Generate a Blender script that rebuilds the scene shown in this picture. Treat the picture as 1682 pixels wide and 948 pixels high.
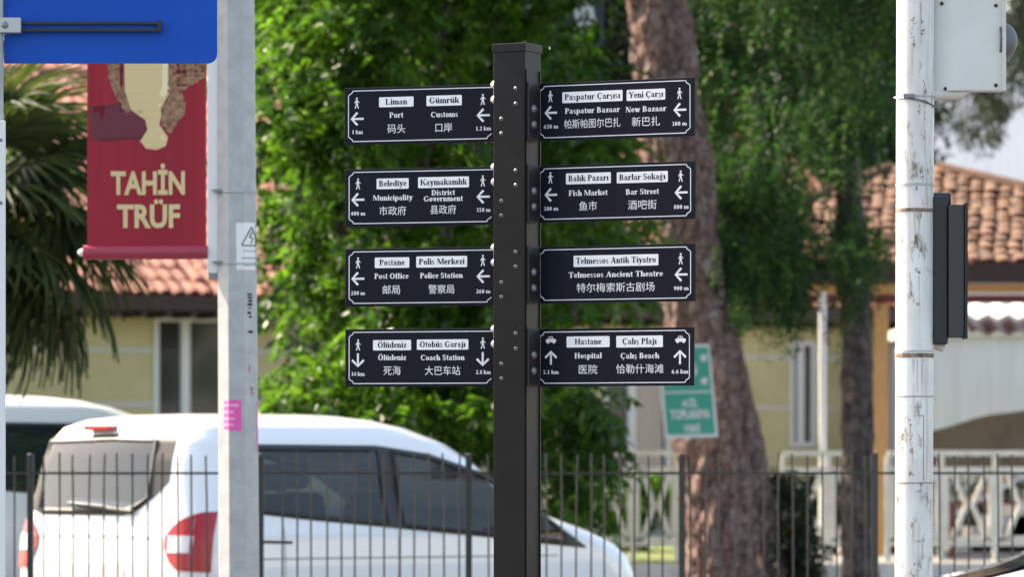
import bpy, math, random
import numpy as np
from mathutils import Vector, Matrix
random.seed(7); rng = np.random.default_rng(11)
sc = bpy.context.scene
for o in list(bpy.data.objects): bpy.data.objects.remove(o)

# ------------------------------------------------------------------ camera
FPX, HX, HY, EYE = 7300.0, 841.0, 730.0, 1.6
cam = bpy.data.cameras.new('camera'); camo = bpy.data.objects.new('camera', cam)
sc.collection.objects.link(camo); sc.camera = camo
camo.location = (0, 0, EYE); camo.rotation_euler = (math.radians(90), 0, 0)
cam.sensor_width = 36; cam.lens = 36*FPX/1682; cam.shift_x = 0; cam.shift_y = (HY-474)/1682
cam.clip_start = 0.5; cam.clip_end = 2000
cam.dof.use_dof = True; cam.dof.focus_distance = 17.5; cam.dof.aperture_fstop = 4.3
# ------------------------------------------------------------------ light
SAZ, SEL = math.radians(27.0), math.radians(43)      # from the left, a little behind the signs
sund = Vector((-math.cos(SAZ)*math.cos(SEL), math.sin(SAZ)*math.cos(SEL), math.sin(SEL)))
w = bpy.data.worlds.new('World'); sc.world = w; w.use_nodes = True
nt = w.node_tree; nt.nodes.clear()
sky = nt.nodes.new('ShaderNodeTexSky'); sky.sky_type = 'NISHITA'; sky.sun_disc = False
sky.sun_elevation = SEL; sky.sun_rotation = math.atan2(sund.x, sund.y) % (2*math.pi)
sky.air_density = 1.0; sky.dust_density = 2.5; sky.ozone_density = 1.0
bg = nt.nodes.new('ShaderNodeBackground'); bg.inputs[1].default_value = 0.15
wo = nt.nodes.new('ShaderNodeOutputWorld')
nt.links.new(sky.outputs[0], bg.inputs[0]); nt.links.new(bg.outputs[0], wo.inputs[0])
sl = bpy.data.lights.new('sun', 'SUN'); sl.energy = 3.8; sl.angle = math.radians(0.53); sl.color = (1, .95, .87)
so = bpy.data.objects.new('sun', sl); sc.collection.objects.link(so)
so.rotation_euler = sund.to_track_quat('Z', 'Y').to_euler()
sc.view_settings.view_transform = 'Standard'; sc.view_settings.look = 'None'
sc.view_settings.exposure = 1.75; sc.view_settings.gamma = 1
sc.view_settings.use_white_balance = True; sc.view_settings.white_balance_temperature = 7600; sc.view_settings.white_balance_tint = 10
sc.cycles.max_bounces = 6; sc.cycles.transparent_max_bounces = 8

# ------------------------------------------------------------------ helpers
def at(px, py, Y): return Vector(((px-HX)/FPX*Y, Y, EYE+(HY-py)/FPX*Y))
def ppm(Y): return FPX/Y
def on_plane(px, py, o, n):
    d = Vector(((px-HX)/FPX, 1, (HY-py)/FPX)); c = Vector((0, 0, EYE))
    return c + d*((o-c).dot(n)/d.dot(n))
def link(o, parent=None):
    sc.collection.objects.link(o)
    if parent is not None: o.parent = parent
    return o
def tag(o, label=None, cat=None, group=None, kind=None):
    if label: o['label'] = label
    if cat: o['category'] = cat
    if group: o['group'] = group
    if kind: o['kind'] = kind
    return o
def thing(name, label, cat, loc=(0, 0, 0), rz=0, group=None):
    o = bpy.data.objects.new(name, None); o.location = loc; o.rotation_euler = (0, 0, rz)
    link(o); o.empty_display_size = .1
    return tag(o, label, cat, group)

class MB:
    def __init__(s): s.v = []; s.f = []
    def add(s, v, f):
        n = len(s.v); s.v += [tuple(p) for p in v]; s.f += [tuple(i+n for i in q) for q in f]; return s
    def box(s, x0, x1, y0, y1, z0, z1):
        return s.add([(x0,y0,z0),(x1,y0,z0),(x1,y1,z0),(x0,y1,z0),(x0,y0,z1),(x1,y0,z1),(x1,y1,z1),(x0,y1,z1)],
                     [(3,2,1,0),(4,5,6,7),(0,1,5,4),(1,2,6,5),(2,3,7,6),(3,0,4,7)])
    def obox(s, c, u, v, w, hu, hv, hw):
        c = Vector(c); P = []
        for a, b, d in ((-1,-1,-1),(1,-1,-1),(1,1,-1),(-1,1,-1),(-1,-1,1),(1,-1,1),(1,1,1),(-1,1,1)):
            P.append(c+Vector(u)*hu*a+Vector(v)*hv*b+Vector(w)*hw*d)
        return s.add(P, [(3,2,1,0),(4,5,6,7),(0,1,5,4),(1,2,6,5),(2,3,7,6),(3,0,4,7)])
    def bar(s, p0, p1, wd, ht, up=(0, 0, 1)):
        p0, p1 = Vector(p0), Vector(p1); d = (p1-p0); L = d.length; d.normalize()
        a = d.cross(Vector(up))
        if a.length < 1e-3: a = d.cross(Vector((0, 1, 0)))
        a.normalize(); b = a.cross(d)
        return s.obox((p0+p1)/2, d, a, b, L/2, wd/2, ht/2)
    def tube(s, pts, rad, n=10, cap=True, flat=None):
        pts = [Vector(p) for p in pts]
        if not hasattr(rad, '__len__'): rad = [rad]*len(pts)
        rings = []; prev = None; V = []
        for i, p in enumerate(pts):
            d = (pts[min(i+1, len(pts)-1)]-pts[max(i-1, 0)]).normalized()
            a = d.cross(Vector((0, 1, 0))) if prev is None else prev-d*prev.dot(d)
            if a.length < 1e-3: a = d.cross(Vector((1, 0, 0)))
            a.normalize(); prev = a; b = d.cross(a)
            for k in range(n):
                t = 2*math.pi*(k+.5)/n; V.append(p+(a*math.cos(t)+b*math.sin(t))*rad[i])
        F = [(i*n+k, i*n+(k+1) % n, (i+1)*n+(k+1) % n, (i+1)*n+k) for i in range(len(pts)-1) for k in range(n)]
        if cap: F += [tuple(range(n-1, -1, -1)), tuple(range((len(pts)-1)*n, len(pts)*n))]
        return s.add(V, F)
    def prism(s, poly, o, u, v, n, d0, d1):     # poly in (u,v), extruded from d0 to d1 along n
        o, u, v, n = map(Vector, (o, u, v, n)); k = len(poly)
        V = [o+u*a+v*b+n*d0 for a, b in poly]+[o+u*a+v*b+n*d1 for a, b in poly]
        return s.add(V, [tuple(range(k-1, -1, -1)), tuple(range(k, 2*k))]+[(i, (i+1) % k, (i+1) % k+k, i+k) for i in range(k)])
    def flat(s, poly, o, u, v, n, d):
        o, u, v, n = map(Vector, (o, u, v, n))
        return s.add([o+u*a+v*b+n*d for a, b in poly], [tuple(range(len(poly)))])
    def dome(s, c, ax, r, h, n=14, m=4):
        ax = Vector(ax).normalized(); a = ax.orthogonal().normalized(); b = ax.cross(a); c = Vector(c); V = []; F = []
        for j in range(m+1):
            t = math.pi/2*j/(m+.3)
            for k in range(n):
                g = 2*math.pi*k/n; V.append(c+(a*math.cos(g)+b*math.sin(g))*r*math.cos(t)+ax*h*math.sin(t))
        for j in range(m):
            for k in range(n): F.append((j*n+k, j*n+(k+1) % n, (j+1)*n+(k+1) % n, (j+1)*n+k))
        F.append(tuple(range(m*n, m*n+n)))
        return s.add(V, F)
    def mesh(s, name, mat, smooth=False):
        me = bpy.data.meshes.new(name); me.from_pydata(s.v, [], s.f)
        if mat: me.materials.append(mat)
        if smooth: me.polygons.foreach_set('use_smooth', [True]*len(me.polygons)); me.set_sharp_from_angle(angle=math.radians(40))
        me.validate(); me.update(); return me
    def build(s, name, mat, parent=None, smooth=False, bevel=0):
        o = bpy.data.objects.new(name, s.mesh(name, mat, smooth)); link(o, parent)
        if bevel:
            b = o.modifiers.new('edge', 'BEVEL'); b.width = bevel; b.segments = 2; b.limit_method = 'ANGLE'
        return o

# ------------------------------------------------------------------ materials
def mat(name, col, rough=.6, metal=0, spec=.5, noise=None, bump=0, bscale=60, coat=0, trans=0, col2=None, nscale=8, var=0, stretch=None):
    m = bpy.data.materials.new(name); m.use_nodes = True; t = m.node_tree; N = t.nodes; L = t.links
    p = N['Principled BSDF']; p.inputs['Base Color'].default_value = (*col, 1)
    p.inputs['Roughness'].default_value = rough; p.inputs['Metallic'].default_value = metal
    p.inputs['Specular IOR Level'].default_value = spec
    if coat: p.inputs['Coat Weight'].default_value = coat; p.inputs['Coat Roughness'].default_value = .04
    tc = N.new('ShaderNodeTexCoord'); mp = N.new('ShaderNodeMapping'); L.new(tc.outputs['Object'], mp.inputs[0])
    if stretch: mp.inputs['Scale'].default_value = stretch
    last = None
    if col2 is not None:
        nz = N.new('ShaderNodeTexNoise'); nz.inputs['Scale'].default_value = nscale; nz.inputs['Detail'].default_value = 8
        nz.inputs['Roughness'].default_value = .62; L.new(mp.outputs[0], nz.inputs['Vector'])
        cr = N.new('ShaderNodeValToRGB'); lo, hi = noise or (.38, .62)
        cr.color_ramp.elements[0].position = lo; cr.color_ramp.elements[1].position = hi
        cr.color_ramp.elements[0].color = (*col, 1); cr.color_ramp.elements[1].color = (*col2, 1)
        L.new(nz.outputs['Fac'], cr.inputs[0]); last = cr.outputs[0]; L.new(last, p.inputs['Base Color'])
    if var:
        oi = N.new('ShaderNodeObjectInfo'); hs = N.new('ShaderNodeHueSaturation')
        mr = N.new('ShaderNodeMapRange'); mr.inputs[3].default_value = 1-var; mr.inputs[4].default_value = 1+var
        L.new(oi.outputs['Random'], mr.inputs[0]); L.new(mr.outputs[0], hs.inputs['Value'])
        if last: L.new(last, hs.inputs['Color'])
        else: hs.inputs['Color'].default_value = (*col, 1)
        L.new(hs.outputs[0], p.inputs['Base Color'])
    if bump:
        bn = N.new('ShaderNodeTexNoise'); bn.inputs['Scale'].default_value = bscale; bn.inputs['Detail'].default_value = 6
        L.new(mp.outputs[0], bn.inputs['Vector'])
        b = N.new('ShaderNodeBump'); b.inputs['Strength'].default_value = bump; b.inputs['Distance'].default_value = .01
        L.new(bn.outputs['Fac'], b.inputs['Height']); L.new(b.outputs[0], p.inputs['Normal'])
    return m
def leaf_mat(name, dark, light, trans=.45, rough=.42):
    m = bpy.data.materials.new(name); m.use_nodes = True; t = m.node_tree; N = t.nodes; L = t.links
    p = N['Principled BSDF']; p.inputs['Roughness'].default_value = rough; p.inputs['Specular IOR Level'].default_value = .3
    a = N.new('ShaderNodeAttribute'); a.attribute_name = 'tint'
    cr = N.new('ShaderNodeValToRGB'); cr.color_ramp.elements[0].color = (*dark, 1); cr.color_ramp.elements[1].color = (*light, 1)
    L.new(a.outputs['Fac'], cr.inputs[0]); L.new(cr.outputs[0], p.inputs['Base Color'])
    tr = N.new('ShaderNodeBsdfTranslucent'); hs = N.new('ShaderNodeHueSaturation'); hs.inputs['Hue'].default_value = .492
    hs.inputs['Saturation'].default_value = 1.05; hs.inputs['Value'].default_value = 2.2
    L.new(cr.outputs[0], hs.inputs['Color']); L.new(hs.outputs[0], tr.inputs[0])
    mx = N.new('ShaderNodeMixShader'); mx.inputs[0].default_value = trans
    L.new(p.outputs[0], mx.inputs[1]); L.new(tr.outputs[0], mx.inputs[2]); L.new(mx.outputs[0], N['Material Output'].inputs[0])
    return m
def cloth_mat(name, col, trans=.4):
    m = mat(name, col, .75, spec=.2); t = m.node_tree; N = t.nodes; L = t.links
    tr = N.new('ShaderNodeBsdfTranslucent'); tr.inputs[0].default_value = (*col, 1)
    mx = N.new('ShaderNodeMixShader'); mx.inputs[0].default_value = trans
    L.new(N['Principled BSDF'].outputs[0], mx.inputs[1]); L.new(tr.outputs[0], mx.inputs[2]); L.new(mx.outputs[0], N['Material Output'].inputs[0])
    return m
M = {}
M['post'] = mat('black painted steel', (.0028, .003, .0038), .36, spec=.22, bump=.15, bscale=250, col2=(.0065, .0065, .007), nscale=7, noise=(.4, .75))
M['post_side'] = M['post']
M['plate'] = mat('navy sign face', (.0068, .0088, .0165), .6, spec=.12, bump=.06, bscale=90, col2=(.0085, .0105, .017), nscale=5, noise=(.4, .75))
M['print'] = mat('white print', (.74, .74, .76), .6)
M['box'] = mat('white box', (.80, .80, .82), .6)
M['ink'] = mat('dark ink', (.006, .008, .013), .8, spec=.05)
M['bolt'] = mat('bright bolt', (.62, .61, .58), .3, metal=1)
M['zinc'] = mat('zinc plated steel', (.62, .62, .62), .32, metal=.25)
M['bolt_dark'] = mat('dull bolt', (.22, .22, .23), .45, metal=.8)
M['black'] = mat('black plastic', (.012, .012, .013), .5)
M['blackgloss'] = mat('black painted iron', (.014, .014, .016), .35)
M['blue'] = mat('blue sign sheet', (.001, .070, .40), .5, spec=.15, col2=(.002, .078, .43), nscale=3)
M['alu'] = mat('grey aluminium', (.42, .43, .45), .4, metal=.6)
M['galv'] = mat('galvanised steel', (.33, .34, .35), .6, metal=.2, col2=(.44, .45, .45), nscale=14, bump=.08, bscale=90, noise=(.3, .7))
M['white'] = mat('white paint', (.72, .72, .72), .45)
M['offwhite'] = mat('off white paint', (.66, .64, .60), .6, col2=(.56, .53, .48), nscale=6)
M['pink'] = mat('pink paper', (.74, .10, .38), .7)
M['pink2'] = mat('pale pink print', (.85, .35, .58), .7)
M['burg'] = cloth_mat('burgundy banner cloth', (.185, .017, .030), .2)
M['hem'] = mat('pink glossy hem', (.33, .03, .06), .3)
M['cream'] = mat('cream print', (.62, .48, .24), .6)
M['crust'] = mat('brown crust print', (.13, .055, .03), .7, col2=(.36, .20, .11), nscale=38)
M['cream2'] = mat('pale cream print', (.74, .66, .42), .6)
M['cream3'] = mat('tan print', (.44, .30, .12), .6)
M['shade'] = mat('dark print', (.13, .018, .03), .7)
M['paint'] = mat('white car paint', (.80, .81, .82), .25, coat=.6)
M['paint2'] = mat('silver car paint', (.55, .60, .68), .3, coat=.6)
M['glass'] = mat('car glass', (.016, .02, .024), .05, spec=.55)
M['glass2'] = mat('rear car glass', (.055, .06, .052), .1, spec=.6)
def thin_glass(name, tint, refl=1.5):
    m = bpy.data.materials.new(name); m.use_nodes = True; t = m.node_tree; N = t.nodes; L = t.links; N.remove(N['Principled BSDF'])
    tr = N.new('ShaderNodeBsdfTransparent'); tr.inputs[0].default_value = (*tint, 1); gl = N.new('ShaderNodeBsdfGlossy'); gl.inputs['Roughness'].default_value = .03
    fr_ = N.new('ShaderNodeFresnel'); fr_.inputs['IOR'].default_value = refl; mx = N.new('ShaderNodeMixShader')
    L.new(fr_.outputs[0], mx.inputs[0]); L.new(tr.outputs[0], mx.inputs[1]); L.new(gl.outputs[0], mx.inputs[2]); L.new(mx.outputs[0], N['Material Output'].inputs[0]); return m
M['pane'] = thin_glass('tinted van glass', (.64, .68, .70)); M['pane_dark'] = thin_glass('dark tinted van glass', (.42, .48, .56)); M['pane_rear'] = thin_glass('rear van glass', (.66, .68, .64), 1.95)
M['rubber'] = mat('tyre rubber', (.02, .02, .02), .8)
M['red'] = mat('red lamp glass', (.42, .004, .008), .25, coat=.15)
M['lampw'] = mat('clear lamp glass', (.72, .68, .68), .15, coat=.8)
M['tile'] = mat('terracotta tile', (.20, .07, .048), .8, col2=(.37, .16, .11), nscale=5, bump=.3, bscale=30, var=.22)
M['tile2'] = mat('weathered orange tile', (.075, .042, .028), .9, col2=(.205, .10, .055), nscale=9, bump=.5, bscale=20, var=.3)
M['wall'] = mat('yellow render', (.44, .38, .20), .85, col2=(.51, .45, .25), nscale=1.2, bump=.2, bscale=40)
M['band'] = mat('grey band', (.50, .48, .42), .8)
M['fascia'] = mat('dark brown timber', (.035, .016, .013), .7)
M['redtrim'] = mat('dark red timber', (.12, .018, .018), .6)
M['wood'] = mat('yellow pine post', (.55, .30, .12), .6, col2=(.46, .24, .09), nscale=5, stretch=(8, 8, .6))
M['window'] = mat('window glass', (.02, .025, .025), .06, spec=.9, coat=.5)
M['wframe'] = mat('window frame', (.62, .62, .60), .5)
M['asphalt'] = mat('asphalt', (.05, .05, .052), .9, col2=(.075, .074, .072), nscale=3, bump=.4, bscale=120)
M['paving'] = mat('grey paving', (.28, .27, .25), .85, col2=(.22, .21, .2), nscale=2)
M['lawn'] = mat('lawn', (.09, .13, .03), .9, col2=(.16, .19, .06), nscale=6, bump=.8, bscale=60)
M['green'] = mat('green sign sheet', (.03, .36, .25), .45)
M['soil'] = mat('brown tarpaulin', (.17, .135, .10), .9, col2=(.22, .18, .13), nscale=2)
M['railpaint'] = mat('cream railing paint', (.86, .79, .67), .55, col2=(.74, .67, .56), nscale=5)
M['seat'] = mat('seat fabric', (.05, .05, .055), .9)
M['farwall'] = mat('pale render', (.66, .66, .70), .8, col2=(.58, .58, .63), nscale=2, stretch=(3, 3, .3))
M['leafA'] = leaf_mat('broad leaf', (.006, .026, .006), (.08, .18, .018), .5, .32)
M['leafC'] = leaf_mat('feathery leaf', (.004, .018, .009), (.05, .125, .018), .4, .6)
M['leafD'] = leaf_mat('dark needle leaf', (.007, .017, .007), (.022, .038, .014), .2, .6)
M['dry'] = leaf_mat('dry leaf', (.06, .05, .03), (.2, .17, .09), .2, .7)
M['palm'] = leaf_mat('palm leaf', (.010, .022, .009), (.055, .078, .018), .25, .6)
def bark_mat(name, c1, c2, c3):
    m = bpy.data.materials.new(name); m.use_nodes = True; t = m.node_tree; N = t.nodes; L = t.links; p = N['Principled BSDF']
    p.inputs['Roughness'].default_value = .9; p.inputs['Specular IOR Level'].default_value = .15
    tc = N.new('ShaderNodeTexCoord'); mp = N.new('ShaderNodeMapping'); mp.inputs['Scale'].default_value = (1, 1, .6)
    L.new(tc.outputs['Object'], mp.inputs[0])
    vo = N.new('ShaderNodeTexVoronoi'); vo.inputs['Scale'].default_value = 13; vo.inputs['Randomness'].default_value = 1
    nz = N.new('ShaderNodeTexNoise'); nz.inputs['Scale'].default_value = 9; nz.inputs['Detail'].default_value = 8
    L.new(mp.outputs[0], nz.inputs['Vector'])
    mxv = N.new('ShaderNodeMix'); mxv.data_type = 'VECTOR'; mxv.inputs['Factor'].default_value = .13
    L.new(mp.outputs[0], mxv.inputs[4]); L.new(nz.outputs['Color'], mxv.inputs[5]); L.new(mxv.outputs[1], vo.inputs['Vector'])
    cr = N.new('ShaderNodeValToRGB'); e = cr.color_ramp.elements; e[0].color = (*c1, 1); e[1].color = (*c3, 1); e[0].position = .2; e[1].position = .85
    x = e.new(.5); x.color = (*c2, 1)
    mix = N.new('ShaderNodeMix'); mix.data_type = 'FLOAT'; mix.inputs[0].default_value = .5
    L.new(vo.outputs['Color'], mix.inputs[2]); L.new(nz.outputs['Fac'], mix.inputs[3]); L.new(mix.outputs[0], cr.inputs[0])
    ve = N.new('ShaderNodeTexVoronoi'); ve.feature = 'DISTANCE_TO_EDGE'; ve.inputs['Scale'].default_value = 13; L.new(mxv.outputs[1], ve.inputs['Vector'])
    er = N.new('ShaderNodeMapRange'); er.inputs[2].default_value = .10; er.inputs[3].default_value = .50; L.new(ve.outputs['Distance'], er.inputs[0])
    mm = N.new('ShaderNodeMix'); mm.data_type = 'RGBA'; mm.blend_type = 'MULTIPLY'; mm.inputs['Factor'].default_value = 1; L.new(cr.outputs[0], mm.inputs[6]); L.new(er.outputs[0], mm.inputs[7])
    L.new(mm.outputs[2], p.inputs['Base Color'])
    b = N.new('ShaderNodeBump'); b.inputs['Distance'].default_value = .05; b.inputs['Strength'].default_value = 1
    hm = N.new('ShaderNodeMath'); hm.operation = 'MULTIPLY'; L.new(er.outputs[0], hm.inputs[0]); L.new(nz.outputs['Fac'], hm.inputs[1])
    L.new(hm.outputs[0], b.inputs['Height']); L.new(b.outputs[0], p.inputs['Normal'])
    return m
M['pinebark'] = bark_mat('pine bark', (.105, .075, .068), (.20, .125, .105), (.30, .235, .215))
M['darkbark'] = bark_mat('dark bark', (.05, .04, .04), (.10, .08, .075), (.2, .16, .14))
def rust_paint():
    m = bpy.data.materials.new('worn white pole paint'); m.use_nodes = True; t = m.node_tree; N = t.nodes; L = t.links; p = N['Principled BSDF']
    p.inputs['Roughness'].default_value = .45
    tc = N.new('ShaderNodeTexCoord'); mp = N.new('ShaderNodeMapping'); mp.inputs['Scale'].default_value = (1, 1, .32); L.new(tc.outputs['Object'], mp.inputs[0])
    n1 = N.new('ShaderNodeTexNoise'); n1.inputs['Scale'].default_value = 26; n1.inputs['Detail'].default_value = 10; n1.inputs['Roughness'].default_value = .7
    n2 = N.new('ShaderNodeTexNoise'); n2.inputs['Scale'].default_value = 4.5; n2.inputs['Detail'].default_value = 3
    n3 = N.new('ShaderNodeTexNoise'); n3.inputs['Scale'].default_value = 9; n3.inputs['Detail'].default_value = 6
    for n in (n1, n2, n3): L.new(mp.outputs[0], n.inputs['Vector'])
    ad = N.new('ShaderNodeMath'); ad.operation = 'MULTIPLY_ADD'; ad.inputs[1].default_value = .45
    L.new(n2.outputs['Fac'], ad.inputs[0]); L.new(n1.outputs['Fac'], ad.inputs[2])
    r = N.new('ShaderNodeValToRGB'); r.color_ramp.elements[0].position = .80; r.color_ramp.elements[1].position = .93; L.new(ad.outputs[0], r.inputs[0])
    base = N.new('ShaderNodeValToRGB'); base.color_ramp.elements[0].color = (.60, .58, .54, 1); base.color_ramp.elements[1].color = (.78, .77, .74, 1)
    base.color_ramp.elements[0].position = .35; base.color_ramp.elements[1].position = .6; L.new(n3.outputs['Fac'], base.inputs[0])
    mp2 = N.new('ShaderNodeMapping'); mp2.inputs['Scale'].default_value = (1, 1, .06); L.new(tc.outputs['Object'], mp2.inputs[0])
    n4 = N.new('ShaderNodeTexNoise'); n4.inputs['Scale'].default_value = 45; n4.inputs['Detail'].default_value = 5; L.new(mp2.outputs[0], n4.inputs['Vector'])
    r4 = N.new('ShaderNodeValToRGB'); r4.color_ramp.elements[0].position = .56; r4.color_ramp.elements[1].position = .8; r4.color_ramp.elements[1].color = (.7, .7, .7, 1); L.new(n4.outputs['Fac'], r4.inputs[0])
    ms = N.new('ShaderNodeMix'); ms.data_type = 'RGBA'; L.new(r4.outputs[0], ms.inputs['Factor']); L.new(base.outputs[0], ms.inputs[6]); ms.inputs[7].default_value = (.36, .27, .19, 1)
    mx = N.new('ShaderNodeMix'); mx.data_type = 'RGBA'; L.new(r.outputs[0], mx.inputs['Factor']); L.new(ms.outputs[2], mx.inputs[6])
    mx.inputs[7].default_value = (.11, .065, .035, 1); L.new(mx.outputs[2], p.inputs['Base Color'])
    return m
M['pole'] = rust_paint()
M['rust'] = mat('rusty band', (.10, .055, .03), .8, col2=(.3, .24, .2), nscale=60)
M['sigback'] = mat('grey signal back', (.60, .60, .57), .5, col2=(.66, .66, .63), nscale=3)

# ------------------------------------------------------------------ serif lettering
def sgl():
    G = {}
    def V(x, y0, y1, T=18, top='f', bot='f'):
        o = [[(x-T/2, y0), (x+T/2, y0), (x+T/2, y1), (x-T/2, y1)]]
        def r(a, b, y): o.append([(a, y), (b, y), (b, y+4), (a, y+4)])
        if top == 'f': r(x-T/2-5, x+T/2+5, y1-4)
        if top == 'l': r(x-T/2-6, x, y1-5)
        if bot == 'f': r(x-T/2-5, x+T/2+5, y0)
        if bot == 'r': r(x, x+T/2+6, y0)
        return o
    def O(cx, cy, rx, ry, tx, ty, a0=0, a1=360):
        n = max(4, int(abs(a1-a0)/22)); o = []; tx = min(tx+2, rx*.8); ty = min(max(ty+1.5, 6), ry*.7)
        for i in range(n):
            q = []
            for a, k in ((a0+(a1-a0)*i/n, 0), (a0+(a1-a0)*(i+1)/n, 0), (a0+(a1-a0)*(i+1)/n, 1), (a0+(a1-a0)*i/n, 1)):
                a = math.radians(a); q.append((cx+(rx-tx*k)*math.cos(a), cy+(ry-ty*k)*math.sin(a)))
            o.append(q)
        return o
    def D(x0, y0, x1, y1, wd):
        wd = wd+2.5
        q = [(x0, y0), (x0+wd, y0), (x1+wd, y1), (x1, y1)]
        return [q if y1 > y0 else [q[3], q[2], q[1], q[0]]]
    def H(a, b, y, h=6): return [[(a, y), (b, y), (b, y+h), (a, y+h)]]
    def C(x, y, r): return [[(x+r*math.cos(k*math.pi/4), y+r*math.sin(k*math.pi/4)) for k in range(8)]]
    def S(x, y, wd): return H(x-wd/2, x+wd/2, y)
    G['a'] = (50, V(35, 3, 33, 13, '', '')+O(23, 32, 18.5, 15.5, 13, 5, 5, 165)+O(20, 14, 17, 14.5, 11, 4, 50, 330)+H(35, 48, 0, 6))
    G['b'] = (56, V(14, 0, 70, top='l', bot='')+O(31, 23, 22, 24, 14, 5, -130, 130))
    G['c'] = (44, O(24, 23.5, 21, 24, 14, 5, 45, 320)+C(36, 35, 5.5))
    G['d'] = (56, V(42, 0, 70, top='l', bot='r')+O(25, 23.5, 22, 24, 14, 5, 50, 310))
    G['e'] = (44, O(23, 23.5, 20, 24, 13, 5, 0, 325)+H(14, 38, 23))
    G['f'] = (33, V(14, 0, 55, bot='f', top='')+H(2, 28, 43)+O(24, 54, 17.5, 16, 13, 6, 70, 180)+C(28, 63, 5))
    G['g'] = (50, O(22, 31, 18, 16.5, 12, 4)+O(24, -5, 21, 12, 9, 6)+H(36, 48, 40, 6)+D(8, 4, 14, 16, 8))
    G['h'] = (56, V(14, 0, 70, top='l')+V(42, 0, 32, top='')+O(29, 30, 20, 17.5, 12, 6, 0, 140))
    G['ı'] = (28, V(14, 0, 47, top='l')); G['i'] = (28, G['ı'][1]+C(13, 61, 8))
    G['j'] = (33, V(18, -6, 47, top='l', bot='')+O(8, -6, 17.5, 14, 14, 6, 250, 360)+C(17, 61, 8)+C(3, -14, 5))
    G['J1'] = (33, V(18, -6, 47, top='l', bot='')+O(8, -6, 17.5, 14, 14, 6, 250, 360)+C(17, 61, 8)+C(3, -14, 5))
    G['k'] = (56, V(14, 0, 70, top='l')+D(22, 20, 39, 45, 6)+D(38, 0, 24, 27, 16)+S(46, 0, 22)+S(43, 43, 20))
    G['l'] = (28, V(14, 0, 70, top='l'))
    ar = lambda x: O(x, 30, 20, 17.5, 12, 6, 0, 140)
    G['m'] = (83, V(14, 0, 47, top='l')+V(42, 0, 32, top='')+V(70, 0, 32, top='')+ar(29)+ar(57))
    G['n'] = (56, V(14, 0, 47, top='l')+V(42, 0, 32, top='')+ar(29))
    G['o'] = (50, O(25, 23.5, 22, 24.5, 14, 4)); G['p'] = (56, V(14, -20, 47, top='l')+O(31, 23.5, 22, 24, 14, 5, -130, 130))
    G['r'] = (44, V(14, 0, 47, top='l')+O(32, 30, 18, 17.5, 12, 7, 80, 150)+C(36, 40, 7))
    def ess(cx, w_, h_, t):
        return O(cx, h_*.75, w_, h_*.25, t, 5, 30, 190)+O(cx, h_*.25, w_, h_*.26, t, 5, -150, 10)+[[(cx-w_, h_*.72), (cx-w_+t*.3, h_*.52), (cx+w_, h_*.26), (cx+w_-2, h_*.48)]]
    G['s'] = (39, ess(19, 15, 47, 10)); G['S'] = (56, ess(28, 22, 69, 13)+H(46, 50, 48, 18)+H(7, 11, 2, 18))
    G['t'] = (33, V(15, 6, 60, 14, '', '')+H(2, 30, 43)+O(24, 10, 16, 11, 13, 5, 180, 300))
    G['u'] = (56, V(14, 8, 47, top='l', bot='')+V(42, 0, 47, top='l', bot='r')+O(30, 15, 23, 16, 13, 6, 180, 290))
    G['v'] = (50, D(20, 0, 4, 47, 16)+D(23, 0, 40, 47, 5)+S(12, 43, 24)+S(42, 43, 18))
    G['w'] = (72, D(18, 0, 3, 47, 16)+D(22, 0, 34, 47, 5)+D(42, 0, 28, 47, 15)+D(46, 0, 62, 47, 5)+S(11, 43, 22)+S(64, 43, 16))
    G['y'] = (50, D(20, 0, 4, 47, 16)+D(14, -18, 40, 47, 5)+S(12, 43, 24)+S(42, 43, 18)+C(10, -15, 6))
    G['z'] = (44, H(4, 40, 42, 5)+H(4, 40, 0, 5)+D(4, 3, 23, 44, 16)+H(3, 6, 32, 12)+H(38, 41, 3, 12))
    G['L'] = (67, V(18, 0, 68)+H(18, 60, 0)+H(56, 61, 0, 20)); G['P'] = (61, V(18, 0, 68)+O(32, 50, 25, 18, 14, 4, -90, 90)+H(18, 32, 64)+H(18, 32, 32))
    G['G'] = (78, O(38, 34, 33, 35, 16, 5, 48, 320)+V(60, 6, 30, 14, bot='')+H(62, 66, 46, 21)); G['C'] = (72, O(38, 34, 33, 35, 16, 5, 48, 318)+H(62, 66, 46, 21))
    G['B'] = (67, V(18, 0, 68)+O(34, 51, 20, 17, 13, 4, -90, 90)+O(34, 18, 26, 18.5, 15, 4, -90, 90)+H(18, 34, 64)+H(18, 34, 33)+H(18, 34, 0))
    G['M'] = (94, V(12, 0, 68, 5)+V(80, 0, 68, 15)+D(40, 4, 8, 68, 16)+D(44, 4, 74, 68, 5))
    G['K'] = (78, V(18, 0, 68)+D(28, 30, 60, 66, 5)+D(56, 0, 30, 38, 18)+S(66, 0, 24)+S(62, 64, 22))
    G['D'] = (72, V(18, 0, 68)+O(32, 34, 35, 34, 16, 4, -90, 90)+H(18, 32, 64)+H(18, 32, 0))
    G['O'] = (78, O(39, 34, 34, 35, 16, 4)); G['A'] = (72, D(8, 0, 33, 68, 5)+D(48, 0, 28, 68, 17)+H(17, 52, 20)+S(10, 0, 18)+S(57, 0, 26))
    G['T'] = (67, V(33, 0, 68, top='')+H(3, 63, 64)+H(3, 7, 48, 20)+H(59, 63, 48, 20))
    G['Y'] = (72, V(37, 0, 32, top='')+D(30, 28, 8, 68, 17)+D(40, 28, 60, 68, 5)+S(15, 64, 26)+S(61, 64, 20))
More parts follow.
